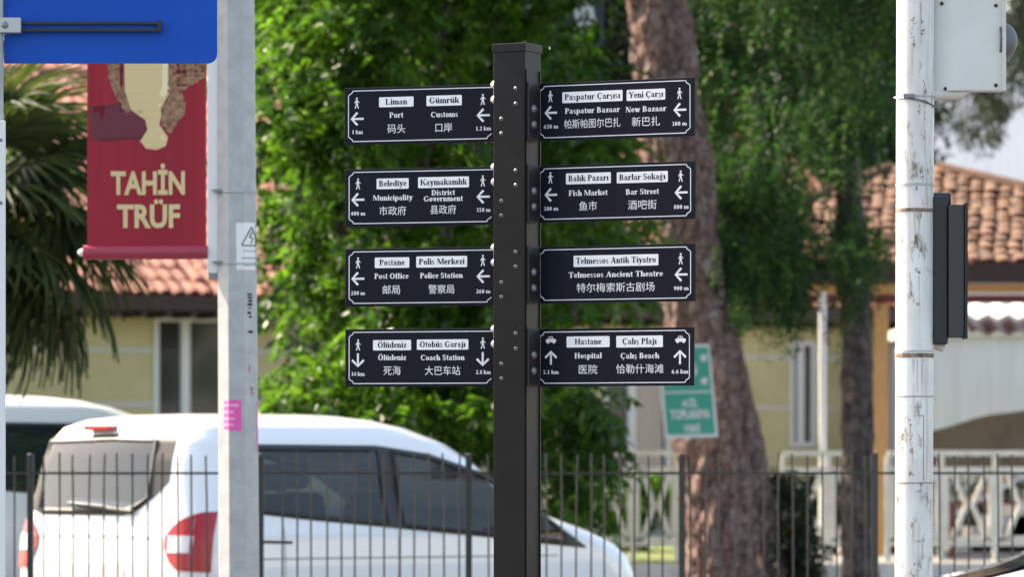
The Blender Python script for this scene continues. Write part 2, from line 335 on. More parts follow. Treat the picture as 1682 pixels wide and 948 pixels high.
    G['N'] = (72, V(12, 0, 68, 5)+V(60, 0, 68, 5)+D(46, 0, 6, 68, 17)); G['F'] = (61, V(18, 0, 68)+H(18, 56, 64)+H(18, 44, 32)+H(53, 57, 48, 20)+H(41, 45, 24, 20))
    G['H'] = (78, V(18, 0, 68)+V(60, 0, 68)+H(18, 60, 33))
    G['0'] = (50, O(25, 34, 21, 35, 14, 4)); G['1'] = (50, V(26, 0, 68, top='l')); G['.'] = (25, C(12, 6, 7)); G[' '] = (25, [])
    G['2'] = (50, O(24, 50, 19, 19, 13, 6, -25, 160)+D(6, 4, 27, 42, 12)+H(5, 45, 0, 10))
    G['3'] = (50, O(22, 51, 17, 17, 12, 5, -80, 150)+O(22, 18, 20, 19, 14, 5, -150, 80))
    G['4'] = (50, V(34, 0, 68, 13, '', '')+H(3, 47, 15, 9)+D(3, 20, 27, 68, 6)); G['5'] = (50, H(12, 44, 58, 10)+H(10, 15, 34, 34)+O(22, 21, 21, 22, 14, 5, -145, 120))
    G['6'] = (50, O(25, 21, 21, 22, 14, 4)+O(42, 26, 38, 42, 14, 6, 100, 175)); G['8'] = (50, O(25, 51, 18, 18, 11, 4)+O(25, 18, 21, 19, 12, 4))
    G['9'] = (50, O(25, 47, 21, 22, 14, 4)+O(8, 42, 38, 42, 14, 6, -80, -5))
    def dots(x, y): return C(x-11, y, 6)+C(x+11, y, 6)
    def ced(x): return [[(x, 1), (x+5, 1), (x+9, -9), (x+3, -9)], [(x-6, -17), (x+9, -17), (x+9, -8), (x-2, -12)]]
    G['ü'] = (56, G['u'][1]+dots(28, 60)); G['Ö'] = (78, G['O'][1]+dots(39, 80)); G['ş'] = (39, G['s'][1]+ced(17))
    G['Ç'] = (72, G['C'][1]+ced(38)); G['ğ'] = (50, G['g'][1]+O(24, 66, 13, 11, 4, 4, 190, 350))
    return G
GLY = sgl()
def serif(mb, text, cx, cy, width, em, o, u, v, n, d):    # centre (cx,cy) metres in plane; fits width; em = em height
    adv = sum(GLY[c][0] for c in text)/100; sx = width/adv; sy = em; x = cx-width/2; y0 = cy-em*.30
    for c in text:
        a, polys = GLY[c]
        for i, q in enumerate(polys):
            mb.flat([(x+px/100*sx, y0+py/100*sy) for px, py in q], o, u, v, n, d+.00006*(i % 12))
        x += a/100*sx
_tc = {}
def font_polys(text, off=0.0):
    if (text, off) in _tc: return _tc[(text, off)]
    c = bpy.data.curves.new('lettering', 'FONT'); c.body = text; c.offset = off; c.resolution_u = 3
    t = bpy.data.objects.new('lettering', c); sc.collection.objects.link(t); bpy.context.view_layer.update()
    me = bpy.data.meshes.new_from_object(t.evaluated_get(bpy.context.evaluated_depsgraph_get()))
    vs = [(p.co.x, p.co.y) for p in me.vertices]; fs = [tuple(p.vertices) for p in me.polygons]
    bpy.data.objects.remove(t); bpy.data.meshes.remove(me)
    xs = [p[0] for p in vs]; ys = [p[1] for p in vs]
    r = (vs, fs, min(xs), max(xs), min(ys), max(ys)); _tc[(text, off)] = r; return r
def sans(mb, text, cx, cy, width, height, o, u, v, n, d, off=0.0):
    vs, fs, x0, x1, y0, y1 = font_polys(text, off); o, u, v, n = map(Vector, (o, u, v, n))
    P = [o+u*(cx+((x-x0)/(x1-x0)-.5)*width)+v*(cy+((y-y0)/(y1-y0)-.5)*height)+n*d for x, y in vs]
    mb.add(P, fs)

# ------------------------------------------------------------------ the setting
def sheet(name, pts, z, m, kind='structure'):
    o = MB().add([(x, y, z) for x, y in pts], [tuple(range(len(pts)))]).build(name, m); return tag(o, kind=kind)
sheet('road', [(-400, -100), (400, -100), (400, 42), (-400, 42)], 0, M['asphalt'])
g = MB(); g.box(-400, 400, 42, 44.6, -.5, .14); tag(g.build('kerb', M['paving']), kind='structure')
g = MB(); g.box(-400, 400, 44.6, 45.0, -.5, .38); tag(g.build('terrace_wall', M['offwhite']), kind='structure')
g = MB(); g.box(-400, 400, 45.0, 1500, -.5, .34); tag(g.build('ground', M['paving']), kind='structure')
sheet('lawn', [(-30, 45.8), (3.0, 45.8), (3.0, 55), (-30, 52)], .346, M['lawn'])
sheet('lawn', [(4.0, 53), (9.0, 53), (9, 60), (4, 60)], .347, M['lawn'])

# ------------------------------------------------------------------ fingerpost
PA = math.radians(27.5); e1 = Vector((math.cos(PA), -math.sin(PA), 0)); e2 = Vector((math.sin(PA), math.cos(PA), 0)); UP = Vector((0, 0, 1))
nf = -e2                                                    # front face normal
C0 = at(862, HY, 17.5); C0.z = 0
sp = thing('direction_signpost', 'tall black square signpost carrying eight navy direction plates in two columns', 'signpost', C0-e1*.07+e2*.07)
inv = Matrix.Translation(-sp.location)
def bsp(mb, name, m, parent=sp, **k):
    mb.v = [tuple(Vector(p)-sp.location) for p in mb.v]; return mb.build(name, m, parent, **k)
ztop = at(862, 80, 17.5).z; zcap = at(862, 71, 17.5).z
cen = C0-e1*.07+e2*.07
bsp(MB().obox(cen+UP*ztop/2, e1, e2, UP, .07, .07, ztop/2), 'post', M['post'], bevel=.003)
b = MB().obox(cen+UP*(ztop-.004+(zcap-ztop)/2+.002), e1, e2, UP, .0745, .0745, (zcap-ztop)/2+.006); bsp(b, 'post_cap', M['post'], bevel=.002)
# extruded channel strips on the side face
for k, t in enumerate((.012, .128)):
    bsp(MB().obox(C0+e2*t+e1*.0015+UP*(ztop/2-.03), e1, e2, UP, .0025, .004, ztop/2-.05), 'side_rib', M['post'])
bsp(MB().obox(C0+e2*.07+e1*.0745+UP*(ztop+.006), e1, e2, UP, .0012, .003, .006), 'cap_screw', M['bolt'])
rowsy = [(145, 170, 195, 219), (280, 304, 330, 354), (414, 438, 464, 488), (548, 573, 598, 622)]
bolt_me = None
for r in rowsy:
    for j, y in enumerate(r):
        x = 847 if j < 2 else 823.5
        p = on_plane(x, y, C0, nf)
        m1 = MB().dome(p+nf*.0002, nf, .0085, .004, 12, 2); bsp(m1, 'bolt', M['bolt_dark'], smooth=True)
        m1 = MB().dome(p+nf*.0044, nf, .0042, .0015, 6, 1); bsp(m1, 'bolt_centre', M['black'])
def walker(o, cx, cy, h, O_, u, v, n, d):
    k = h/18
    def pl(q): o.flat([(cx+a*k, cy+b*k) for a, b in q], O_, u, v, n, d)
    pl([(1.7*math.cos(t*math.pi/5)+.2, 7.4+1.7*math.sin(t*math.pi/5)) for t in range(10)])
    pl([(-1.6, 4.8), (1.6, 5.2), (1.9, 0), (-1.5, -.6)][::-1])
    d += .00006; pl([(1.2, 5.0), (3.9, 1.8), (3.3, .9), (1.0, 3.2)][::-1]); pl([(3.9, 1.8), (5.2, 1.2), (4.9, .3), (3.3, .9)][::-1])
    pl([(-1.4, 4.6), (-3.9, 1.2), (-3.2, -1.0), (-2.4, -.6), (-2.6, 1.2), (-1.2, 2.2)])
    d += .00006; pl([(-1.5, -.4), (.6, -.4), (-1.6, -8.8), (-3.6, -8.8), (-1.9, -4)][::-1])
    d += .00006; pl([(-.2, -.4), (1.9, -.2), (2.4, -4.2), (3.9, -8.8), (2.1, -8.8), (.6, -4.4)][::-1])
def carsym(o, cx, cy, h, O_, u, v, n, d, m2):
    k = h/13; q = lambda L: [(cx+a*k, cy+b*k) for a, b in L]
    o.flat(q([(-9, -3.5), (9, -3.5), (9.5, 0), (8.5, 1.6), (5, 2), (3, 6), (-3.5, 6), (-6, 2), (-9, 1.2), (-9.6, -1)]), O_, u, v, n, d)
    for s in (-5.3, 5.3): o.flat(q([(s+2.3*math.cos(t*math.pi/5), -3.6+2.3*math.sin(t*math.pi/5)) for t in range(10)]), O_, u, v, n, d+.00006)
    m2.flat(q([(-4.6, 2.2), (-.5, 2.2), (-.5, 4.8), (-2.8, 4.8)]), O_, u, v, n, d+.00012)
    m2.flat(q([(.6, 2.2), (3.8, 2.2), (2.3, 4.8), (.6, 4.8)]), O_, u, v, n, d+.00012)
def arrow(o, cx, cy, s, ang, O_, u, v, n, d):
    ca, sa = math.cos(ang), math.sin(ang)
    R = lambda L: [(cx+(a*ca-b*sa)*s, cy+(a*sa+b*ca)*s) for a, b in L]
    o.flat(R([(-8, -1.7), (11, -1.7), (11, 1.7), (-8, 1.7)]), O_, u, v, n, d)
    o.flat(R([(-11.5, 0), (-8.2, -.6), (1.5, 8.6), (-.4, 11), (-2, 10.6)]), O_, u, v, n, d+.00006)
    o.flat(R([(-11.5, 0), (-2, -10.6), (-.4, -11), (1.5, -8.6), (-8.2, .6)]), O_, u, v, n, d+.00012)
PL = [
 ('L', 566, 826, 145-.3, 238, [('W',586,169),('A',587,195,0),('k','1 km',587,217,19),('B',622,680,158,176,'Liman',37),('e','Port',651,189,24),('c','码头',651,211,30),
   ('B',700,759,155.5,174,'Gümrük',50),('e','Customs',730,188,46),('c','口岸',729,209,28),('W',793,163),('A',794,189,0),('k','1.2 km',794,211,26)], 'Liman and Gümrük'),
 ('L', 567, 826, 279-.6, 373, [('W',588,302),('A',588,328,0),('k','400 m',588,351,25),('B',618,672,292,311,'Belediye',47),('e','Municipality',645,325,67),('c','市政府',645,346,45),
   ('B',686,771,289.5,309,'Kaymakamlık',78),('e','District',728,316.5,40),('e','Government',728,326.5,66),('c','县政府',728,344,43),('W',793,297),('A',794,323,0),('k','350 m',794,345,24)], 'Belediye and Kaymakamlık'),
 ('L', 567, 826, 410-.8, 504, [('W',588,432),('A',588,458,0),('k','280 m',588,482,24),('B',615,673,422,441,'Postane',43),('e','Post Office',643,454,58),('c','邮局',643,476,29),
   ('B',683,768,420,440,'Polis Merkezi',77),('e','Police Station',725,453,72),('c','警察局',725,475,43),('W',793,428),('A',794,454,0),('k','260 m',794,479,24)], 'Postane and Polis Merkezi'),
 ('L', 567, 826, 542-.6, 636, [('W',588,567),('A',588,592,1),('k','14 km',588,615,23),('B',612,676,558,576.5,'Ölüdeniz',49),('e','Ölüdeniz',644,588,48),('c','死海',644,609,29),
   ('B',684,770,557,575.5,'Otobüs Garajı',77),('e','Coach Station',727,588,74),('c','大巴车站',727,609,59),('W',793,564),('A',793,590,1),('k','2.8 km',794,612,25)], 'Ölüdeniz and Otobüs Garajı'),
 ('R', 882, 1140, 137, 232, [('W',904,158),('A',905,185,0),('k','650 m',905,208,24),('B',924,1022,148.5,168,'Paspatur Çarşısı',91),('e','Paspatur Bazaar',973,181,90),('c','帕斯帕图尔巴扎',973,202,91),
   ('B',1030,1092,145.5,165,'Yeni Çarşı',56),('e','New Bazaar',1061,179,66),('c','新巴扎',1061,199,45),('W',1116,153),('A',1117,180,0),('k','300 m',1116,203,24)], 'Paspatur Çarşısı and Yeni Çarşı'),
 ('R', 882, 1141, 272.5, 366, [('W',904,292),('A',905,320,0),('k','500 m',905,343,24),('B',930,1003,283,302.5,'Balık Pazarı',66),('e','Fish Market',966,317,64),('c','鱼市',966,338,29),
   ('B',1014,1096,281,300.5,'Barlar Sokağı',75),('e','Bar Street',1055,315,54),('c','酒吧街',1055,336,46),('W',1118,289),('A',1119,316,0),('k','800 m',1119,340,24)], 'Balık Pazarı and Barlar Sokağı'),
 ('R', 882, 1141, 406, 499, [('B',943,1080,418,438,'Telmessos Antik Tiyatro',130),('e','Telmessos Ancient Theatre',1011,451,153),('c','特尔梅索斯古剧场',1011,472,126),
   ('W',1118,425),('A',1119,451,0),('k','900 m',1119,474,24)], 'Telmessos Antik Tiyatro'),
 ('R', 882, 1139, 541, 635.5, [('V',905,559),('A',905,588,2),('k','5.1 km',905,612,26),('B',931,1001,552,571.5,'Hastane',44),('e','Hospital',966,585,45),('c','医院',966,607,30),
   ('B',1013,1088,551,571.5,'Çalış Plajı',56),('e','Çalış Beach',1051,585,63),('c','恰勒什海滩',1051,606,76),('V',1118,558),('A',1117,587,2),('k','6.6 km',1117,611,27)], 'Hastane and Çalış Plajı'),
]
for side, xa, xb, yt, yb, items, nm in PL:
    if side == 'R': u = e1; O_ = C0+e2*.113
    else:
        la = math.radians(18.5); u = Vector((math.cos(la), -math.sin(la), 0)); O_ = C0-e1*.14+e2*.055
    n = Vector((u.y, -u.x, 0))
    if n.y > 0: n = -n
    loc = lambda px, py: ((on_plane(px, py, O_, n)-O_).dot(u), on_plane(px, py, O_, n).z)
    xr = xa if side == 'L' else 885           # where the top edge was measured
    u0, zt = loc(xr, yt); _, zb = loc(xr, yb); u0 = loc(xa, yt)[0]; u1 = loc(xb, yt)[0]
    if side == 'R': u0 = .004
    O2 = Vector((O_.x, O_.y, 0)); K = 17.5/FPX/abs(u.x)
    p_ = bsp(MB().obox(O2+u*(u0+u1)/2+UP*(zt+zb)/2-n*.006, u, n, UP, (u1-u0)/2, .006, (zt-zb)/2), 'sign_plate', M['plate'], bevel=.0015)
    p_['label'] = 'navy plate lettered '+nm
    bl = MB(); dd = .0005
    # border with notched corners
    ia = u0+(.006 if side == 'R' else .017); ib = (u1-.017) if side == 'R' else (loc(808.5, yt)[0]-.003)
    ta, tb = zt-.012, zb+.013; c = .019
    pts = [(ia+c, ta), (ib-c, ta), (ib-c*.75, ta-c*.5), (ib-c*.35, ta-c*.68), (ib, ta-c), (ib, tb+c), (ib-c*.35, tb+c*.68), (ib-c*.75, tb+c*.5), (ib-c, tb),
           (ia+c, tb), (ia+c*.75, tb+c*.5), (ia+c*.35, tb+c*.68), (ia, tb+c), (ia, ta-c), (ia+c*.35, ta-c*.68), (ia+c*.75, ta-c*.5)]
    if side == 'L':   # the plate runs on behind the post at its top right corner
        pts = [(ia+c, ta), (ib+.01, ta), (ib+.01, ta-.03)]+[None]+pts[5:]
        pts[3] = None
    for i in range(len(pts)):
        a, b = pts[i], pts[(i+1) % len(pts)]
        if a is None or b is None: continue
        A, B = O2+u*a[0]+UP*a[1]+n*dd, O2+u*b[0]+UP*b[1]+n*dd
        bl.bar(A, B, .0034, .0004, up=n)
    for it in items:
        Z17 = 17.5/FPX; nw = MB(); mt = M['print']; nmm = 'lettering'; par = p_
        if it[0] == 'W': a, z = loc(it[1], it[2]); walker(nw, a, z, 18.5*Z17, O2, u, UP, n, dd); nmm = 'walking_figure'
        if it[0] == 'V':
            a, z = loc(it[1], it[2]); ink = MB(); carsym(nw, a, z, 13*Z17, O2, u, UP, n, dd, ink); nmm = 'car_symbol'
            bsp(ink, 'car_symbol_window', M['ink'], p_)
        if it[0] == 'A': a, z = loc(it[1], it[2]); arrow(nw, a, z, Z17*1.04, (0, math.pi/2, -math.pi/2)[it[3]], O2, u, UP, n, dd); nmm = 'arrow'
        if it[0] == 'k': a, z = loc(it[2], it[3]); serif(nw, it[1], a, z, it[4]*K, 9.6*Z17, O2, u, UP, n, dd); nmm = 'distance'
        if it[0] == 'e': a, z = loc(it[2], it[3]); serif(nw, it[1], a, z, it[4]*K, 13.2*Z17, O2, u, UP, n, dd)
        if it[0] == 'c': a, z = loc(it[2], it[3]); sans(nw, it[1], a, z, it[4]*K, 15.4*Z17, O2, u, UP, n, dd, 0.0)
        if it[0] == 'B':
            a, z = loc((it[1]+it[2])/2, (it[3]+it[4])/2); hw, hh = (it[2]-it[1])/2*K, (it[4]-it[3])/2*Z17*.93; r = .004; q = []
            for sx, sy, a0 in ((1, 1, 0), (-1, 1, 90), (-1, -1, 180), (1, -1, 270)):
                for t in range(4):
                    t = math.radians(a0+30*t); q.append((a+sx*(hw-r)+r*math.cos(t), z+sy*(hh-r)+r*math.sin(t)))
            bsp(MB().prism(q, O2, u, UP, n, -.001, .0006), 'name_box', M['box'], p_)
            serif(nw, it[5], a, z, it[6]*K, 14.4*Z17, O2, u, UP, n, .0009); mt = M['ink']
        bsp(nw, nmm, mt, p_)
    bsp(bl, 'border_line', M['print'], p_)
    if side == 'R':   # bracket with two dark domed bolts on the side of the post
        bsp(MB().obox(C0+e2*.062+e1*.006+UP*(zt+zb)/2, e1, e2, UP, .006, .05, (zt-zb)/2*.99), 'bracket', M['black'], bevel=.002)
        for k in (0, 1):
            zz = (zt+zb)/2+(.010 if k == 0 else -.052)
            bsp(MB().dome(C0+e2*.052+e1*.0122+UP*zz, e1, .017, .014, 14, 4), 'bracket_bolt', M['bolt_dark'], smooth=True)
    else:
        for k in (0, 1):
            zz = zt-(.004 if k == 0 else .063)
            bsp(MB().dome(C0-e1*.1402+e2*.030+UP*zz, -e1, .0195, .026, 16, 5), 'domed_bolt', M['zinc'], smooth=True)

# ------------------------------------------------------------------ blue sign at the left, on its own white post
Y = 16.5; k = Y/FPX
t = thing('road_sign', 'back of a blue road sign with rounded corner and black mounting rail', 'road sign', at(180, 50, Y))
def rel(mb, t): mb.v = [tuple(Vector(p)-t.location) for p in mb.v]; return mb
r = 16*k; q = []
for cx, cy, a0 in ((357-16, 104-16, -90), (357-16, -60, 0), (-380, -60, 90), (7-0, 104-1, 180)):
    R_ = 16 if cx > 100 else 1
    for i in range(5):
        a = math.radians(a0+22.5*i); q.append(((cx-180+R_*math.cos(a))*k, (50-cy+R_*math.sin(a))*k))
q = [(a if a > -173*k else -173*k, b) for a, b in q]
rel(MB().prism(q, at(180, 50, Y), (1, 0, 0), (0, 0, 1), (0, -1, 0), -.0015, .0015), t).build('panel', M['blue'], t)
P = lambda x, y, dy=0: at(x, y, Y)+Vector((0, dy, 0))
m = MB(); m.obox((P(8, 44)+P(264, 44))/2+Vector((0, -.012, 0)), (1, 0, 0), (0, 1, 0), (0, 0, 1), 128*k, .003, 7.5*k)
rel(m, t).build('rail_back', M['blue'], t)
for y in (38.5, 50): rel(MB().obox((P(10, y)+P(264, y))/2+Vector((0, -.021, 0)), (1, 0, 0), (0, 1, 0), (0, 0, 1), 127*k, .010, 2.1*k), t).build('rail', M['black'], t)
rel(MB().obox(P(263, 43)+Vector((0, -.022, 0)), (1, 0, 0), (0, 1, 0), (0, 0, 1), 3*k, .010, 9*k), t).build('rail_end', M['black'], t)
rel(MB().obox(P(18, 43)+Vector((0, -.035, 0)), (1, 0, 0), (0, 1, 0), (0, 0, 1), 19*k, .025, 12.5*k), t).build('clamp', M['alu'], t, bevel=.003)
rel(MB().dome(P(11, 43)+Vector((0, -.0605, 0)), (0, -1, 0), 6*k, .006), t).build('clamp_bolt', M['bolt_dark'], t, smooth=True)
t = thing('sign_pole', 'narrow white pole at the very edge of the picture carrying the blue sign', 'pole', (at(-2, HY, Y).x, Y, 0))
zt = at(0, -60, Y).z
MB().tube([(0, -.028, .0), (0, -.028, zt)], 9*k, 20).build('pole', M['galv'], t, smooth=True)
z2 = at(0, 200, Y).z
MB().box(-14*k, 14*k, -.075, -.052, .6, z2).build('plate', M['white'], t, bevel=.002)
for y in (232, 335): MB().dome((at(5, y, Y).x-t.location.x, -.0755, at(5, y, Y).z), (0, -1, 0), 3*k, .004).build('screw', M['bolt_dark'], t, smooth=True)

# ------------------------------------------------------------------ octagonal lamp post, banner, stickers
Y = 23.0; k = Y/FPX
base = at(394.5, HY, Y); base.z = 0; top = at(387, -60, Y)
t = thing('lamp_post', 'octagonal galvanised steel lamp post standing left of the signpost', 'lamp post', base)
def post_c(z): return base.lerp(Vector((top.x, top.y, 0)), z/top.z)
def post_r(z): return (36.2-4.0*z/top.z)*k
m = MB(); Z = [0, 1, 2, 3, top.z]; V = []
for z in Z:
    c = post_c(z)-base
    for i in range(8):
        a = math.pi/8+i*math.pi/4; V.append((c.x+post_r(z)*math.cos(a), c.y+post_r(z)*math.sin(a), z))
m.add(V, [(i*8+j, i*8+(j+1) % 8, (i+1)*8+(j+1) % 8, (i+1)*8+j) for i in range(4) for j in range(8)]+[tuple(range(7, -1, -1)), tuple(range(32, 40))])
m.build('shaft', M['galv'], t, bevel=.004)
def facet(i, z, f, d=.0006):   # point on facet i (0 = front, -1 = left front, 1 = right front), f in -1..1
    c = post_c(z); R = post_r(z); a = math.radians(-90+45*i); nn = Vector((math.cos(a), math.sin(a), 0)); tt = Vector((-math.sin(a), math.cos(a), 0))
    return Vector((c.x, c.y, z))+nn*(R*math.cos(math.pi/8)+d)+tt*(R*math.sin(math.pi/8)*f)
zy = lambda y: at(0, y, Y-.1).z
def decal(name, i, y0, y1, f0, f1, m_, parent, d=.0008, off=Vector((0, 0, 0))):
    z0, z1 = zy(y1), zy(y0); P4 = [facet(i, z0, f0, d), facet(i, z0, f1, d), facet(i, z1, f1, d), facet(i, z1, f0, d)]
    return MB().add([p-off for p in P4], [(0, 1, 2, 3)]).build(name, m_, parent)
for y in (313, 431):   # strap bands round the post and the banner rail
    m = MB(); z = zy(y); V = [facet(i, z+(.004 if i in (0, 1) else 0), 0, 0) for i in range(-3, 5)]
    rr = post_r(z)+.0045; c = post_c(z)-base; ring = []
    for i in range(9):
        a = math.pi/8+i*math.pi/4; ring.append((c.x+rr*math.cos(a), c.y+rr*math.sin(a), z+.006*math.sin(a*1.0)))
    m.tube(ring, .0042, 6, cap=False); m.build('strap', M['galv'], t)
    m = MB(); m.obox(Vector((c.x-.098, c.y-.055, z)), (1, 0, 0), (0, 1, 0), (0, 0, 1), .018, .014, .009); m.tube([(c.x-.13, c.y-.06, z+.004), (c.x-.06, c.y-.075, z-.004)], .004, 6)
    m.build('clamp', M['bolt_dark'], t)
st = thing('warning_sticker', 'white sticker with black high voltage triangle on the lamp post', 'sticker', facet(1, zy(405), 0))
so_ = st.location
decal('paper', 1, 365, 443, -1.0, .85, M['white'], st, .0010, so_); decal('paper', 0, 366, 443, .02, 1.0, M['white'], st, .0010, so_)
def wrap(x, y, d=.0022):
    z = zy(y); R_ = post_r(z); cx = HX+(post_c(z).x)/(Y-R_)*FPX; dx = (x-cx)*k; h0 = R_*math.sin(math.pi/8)
    if dx < h0: return facet(0, z, dx/h0, d)-so_
    return facet(1, z, min(1, (dx-h0)/(h0*math.sqrt(2)*1.0)*2-1 if False else -1+2*(dx-h0)/(2*h0*math.cos(math.pi/4))), d)-so_
def wline(mb, a, b, r_):
    for i in range(8):
        A, B = wrap(a[0]+(b[0]-a[0])*i/8, a[1]+(b[1]-a[1])*i/8), wrap(a[0]+(b[0]-a[0])*(i+1)/8, a[1]+(b[1]-a[1])*(i+1)/8); mb.tube([A, B], r_, 5)
m = MB()
for a_, b_ in (((397, 402), (412, 372)), ((412, 372), (423, 402)), ((397, 403), (423, 403))): wline(m, a_, b_, .0028)
wline(m, (413, 380), (409, 389), .003); wline(m, (409, 389), (414, 391), .003); wline(m, (414, 391), (411, 400), .0025)
m.build('warning_triangle', M['ink'], st)
m = MB(); wline(m, (399, 412), (420, 412), .002); wline(m, (397, 424), (421, 423), .003); wline(m, (400, 436), (419, 435), .002)
m.build('small_print', M['bolt_dark'], st)['kind'] = 'stuff'
pk = thing('pink_sticker', 'bright pink paper sticker wrapped on the lamp post above the van roof', 'sticker', facet(0, zy(683), -1)); so_ = pk.location
decal('paper', 0, 657, 708, -1.0, .55, M['pink'], pk, .001, so_); decal('paper', -1, 659, 706, .1, 1.0, M['pink'], pk, .001, so_)
for j, (y, f) in enumerate(((664, .2), (675, -.35), (686, -.3), (696, -.4))):
    decal('print_line', 0, y, y+4.5, -.98, f, M['pink2'], pk, .0018, so_)
    decal('print_line', -1, y, y+4.5, .2, .95, M['pink2'], pk, .0018, so_)
pk = thing('pink_sticker', 'sliver of pink paper curling round the right edge of the lamp post', 'sticker', facet(2, zy(700), -1)); so_ = pk.location
decal('paper', 1, 660, 742, .86, 1.0, M['pink'], pk, .0012, so_)
bs = thing('torn_sticker', 'faded black lettering and red marks down the lamp post below the warning sticker', 'sticker', facet(1, zy(500), 0)); so_ = bs.location
for (y0, y1, f0, f1) in ((482, 485, -.5, .3), (487, 490, -.5, .35), (492, 496, -.3, .3), (498, 502, -.5, .3), (505, 507, -.4, .2), (512, 516, -.5, .1), (519, 522, -.3, .25), (543, 547, -.4, .4)):
    decal('print_mark', 1, y0, y1, f0, f1, M['ink'], bs, .001, so_)
M['redmark'] = mat('faded red print', (.35, .12, .15), .8)
for (y0, y1, f0, f1) in ((578, 580, -.3, .0), (600, 612, -.35, -.1), (636, 642, -.1, .35), (644, 649, -.1, .3)):
    decal('print_mark', 1, y0, y1, f0, f1, M['redmark'], bs, .001, so_)
# banner
Yb = 23.0; k = Yb/FPX
bn = thing('hanging_banner', 'burgundy vertical banner lettered TAHİN TRÜF hanging beside the lamp post', 'banner', at(240, 430, Yb))
o = bn.location
zb_, zt_ = at(0, 404, Yb).z, at(0, -90, Yb).z; xa, xb = at(143.5, 0, Yb).x, at(339, 0, Yb).x
NX, NZ = 60, 40; V = []
def rip(x, z): f = (z-zb_)/(zt_-zb_); return .0035*math.sin(x*60+z*2)*f+.0022*math.sin(x*133+1-z*3)*(f)+.012*math.sin(x*9)
for j in range(NZ+1):
    for i in range(NX+1):
        f = j/NZ; x = xa+(xb-xa)*i/NX; z = zb_+(zt_-zb_)*f; V.append((x-o.x, rip(x, z), z-o.z))
F = [(j*(NX+1)+i, j*(NX+1)+i+1, (j+1)*(NX+1)+i+1, (j+1)*(NX+1)+i) for j in range(NZ) for i in range(NX)]
MB().add(V, F).build('cloth', M['burg'], bn, smooth=True)
MB().tube([(at(137, 0, Yb).x-o.x, 0, at(0, 415, Yb).z-o.z), (at(341, 0, Yb).x-o.x, 0, at(0, 414, Yb).z-o.z)], 12*k, 20).build('bottom_hem', M['hem'], bn, smooth=True)
m = MB(); m.dome((at(137, 0, Yb).x-o.x, 0, at(0, 415, Yb).z-o.z), (-1, 0, 0), 7*k, .03); m.build('rod_end', M['lampw'], bn, smooth=True)
m = MB(); m.box(at(341, 0, Yb).x-o.x, at(358.5, 0, Yb).x-o.x, -.02, .05, at(0, 449, Yb).z-o.z, at(0, -90, Yb).z-o.z); m.build('upright_rail', M['white'], bn, bevel=.004)
m = MB(); m.box(at(343, 0, Yb).x-o.x, at(358, 0, Yb).x-o.x, -.015, .045, at(0, 459, Yb).z-o.z, at(0, 449, Yb).z-o.z); m.build('rail_foot', M['bolt_dark'], bn)
def drape(mb, d):   # lay flat print on the rippled cloth
    mb.v = [(x-o.x, rip(x, z)-d, z-o.z) for x, y, z in mb.v]; return mb
O0 = Vector((0, Yb, 0)); U, Vv, N_ = (1, 0, 0), (0, 0, 1), (0, -1, 0)
def bxt(s, x0, x1, y0, y1, off, d):
    mb = MB(); c = at((x0+x1)/2, (y0+y1)/2, Yb); sans(mb, s, c.x, c.z, (x1-x0)*k, (y1-y0)*k, O0, U, Vv, N_, 0, off)
    drape(mb, d+.002).build('lettering', M['cream'], bn)
bxt('TAHİN', 182, 304, 268, 320, .035, .0035); bxt('TRÜF', 192, 296, 327, 375, .035, .0035)
def shape(pts, m_, name, d, jit=0):
    P_ = []
    for i in range(len(pts)):
        a, b = pts[i], pts[(i+1) % len(pts)]; nseg = max(1, int(math.dist(a, b)/4))
        for s in range(nseg): P_.append((a[0]+(b[0]-a[0])*s/nseg+random.uniform(-jit, jit), a[1]+(b[1]-a[1])*s/nseg+random.uniform(-jit, jit)))
    import mathutils
    tris = mathutils.geometry.tessellate_polygon([[Vector((x, y, 0)) for x, y in P_]])
    mb = MB(); mb.add([at(x, y, Yb) for x, y in P_], [tuple(t_) for t_ in tris]); drape(mb, d).build(name, m_, bn)
shape([(148, 176), (205, 168), (245, 205), (235, 228), (160, 232), (148, 228)], M['shade'], 'printed_shadow', .0022, 1)
shape([(172, 60), (215, 60), (214, 185), (218, 196), (206, 186), (192, 160), (180, 135)], M['crust'], 'printed_crust', .0028, 2)
shape([(275, 60), (338, 60), (338, 125), (318, 140), (300, 150), (305, 182), (292, 205), (280, 220), (266, 205), (262, 180), (276, 160)], M['crust'], 'printed_crust', .0028, 2.5)
shape([(203, 60), (282, 60), (279, 150), (266, 175), (262, 205), (276, 225), (272, 240), (258, 246), (240, 244), (230, 232), (242, 212), (238, 196), (215, 180), (205, 150)], M['cream'], 'printed_cream', .0038, .4)

shape([(207, 60), (216, 60), (218, 150), (236, 182), (228, 186), (208, 152)], M['cream3'], 'printed_cream', .0044, .3)
shape([(268, 60), (278, 60), (275, 150), (262, 176), (258, 170), (266, 140)], M['cream2'], 'printed_cream', .0044, .3)
shape([(246, 214), (262, 212), (270, 226), (262, 238), (250, 236)], M['cream2'], 'printed_cream', .0044, .3)
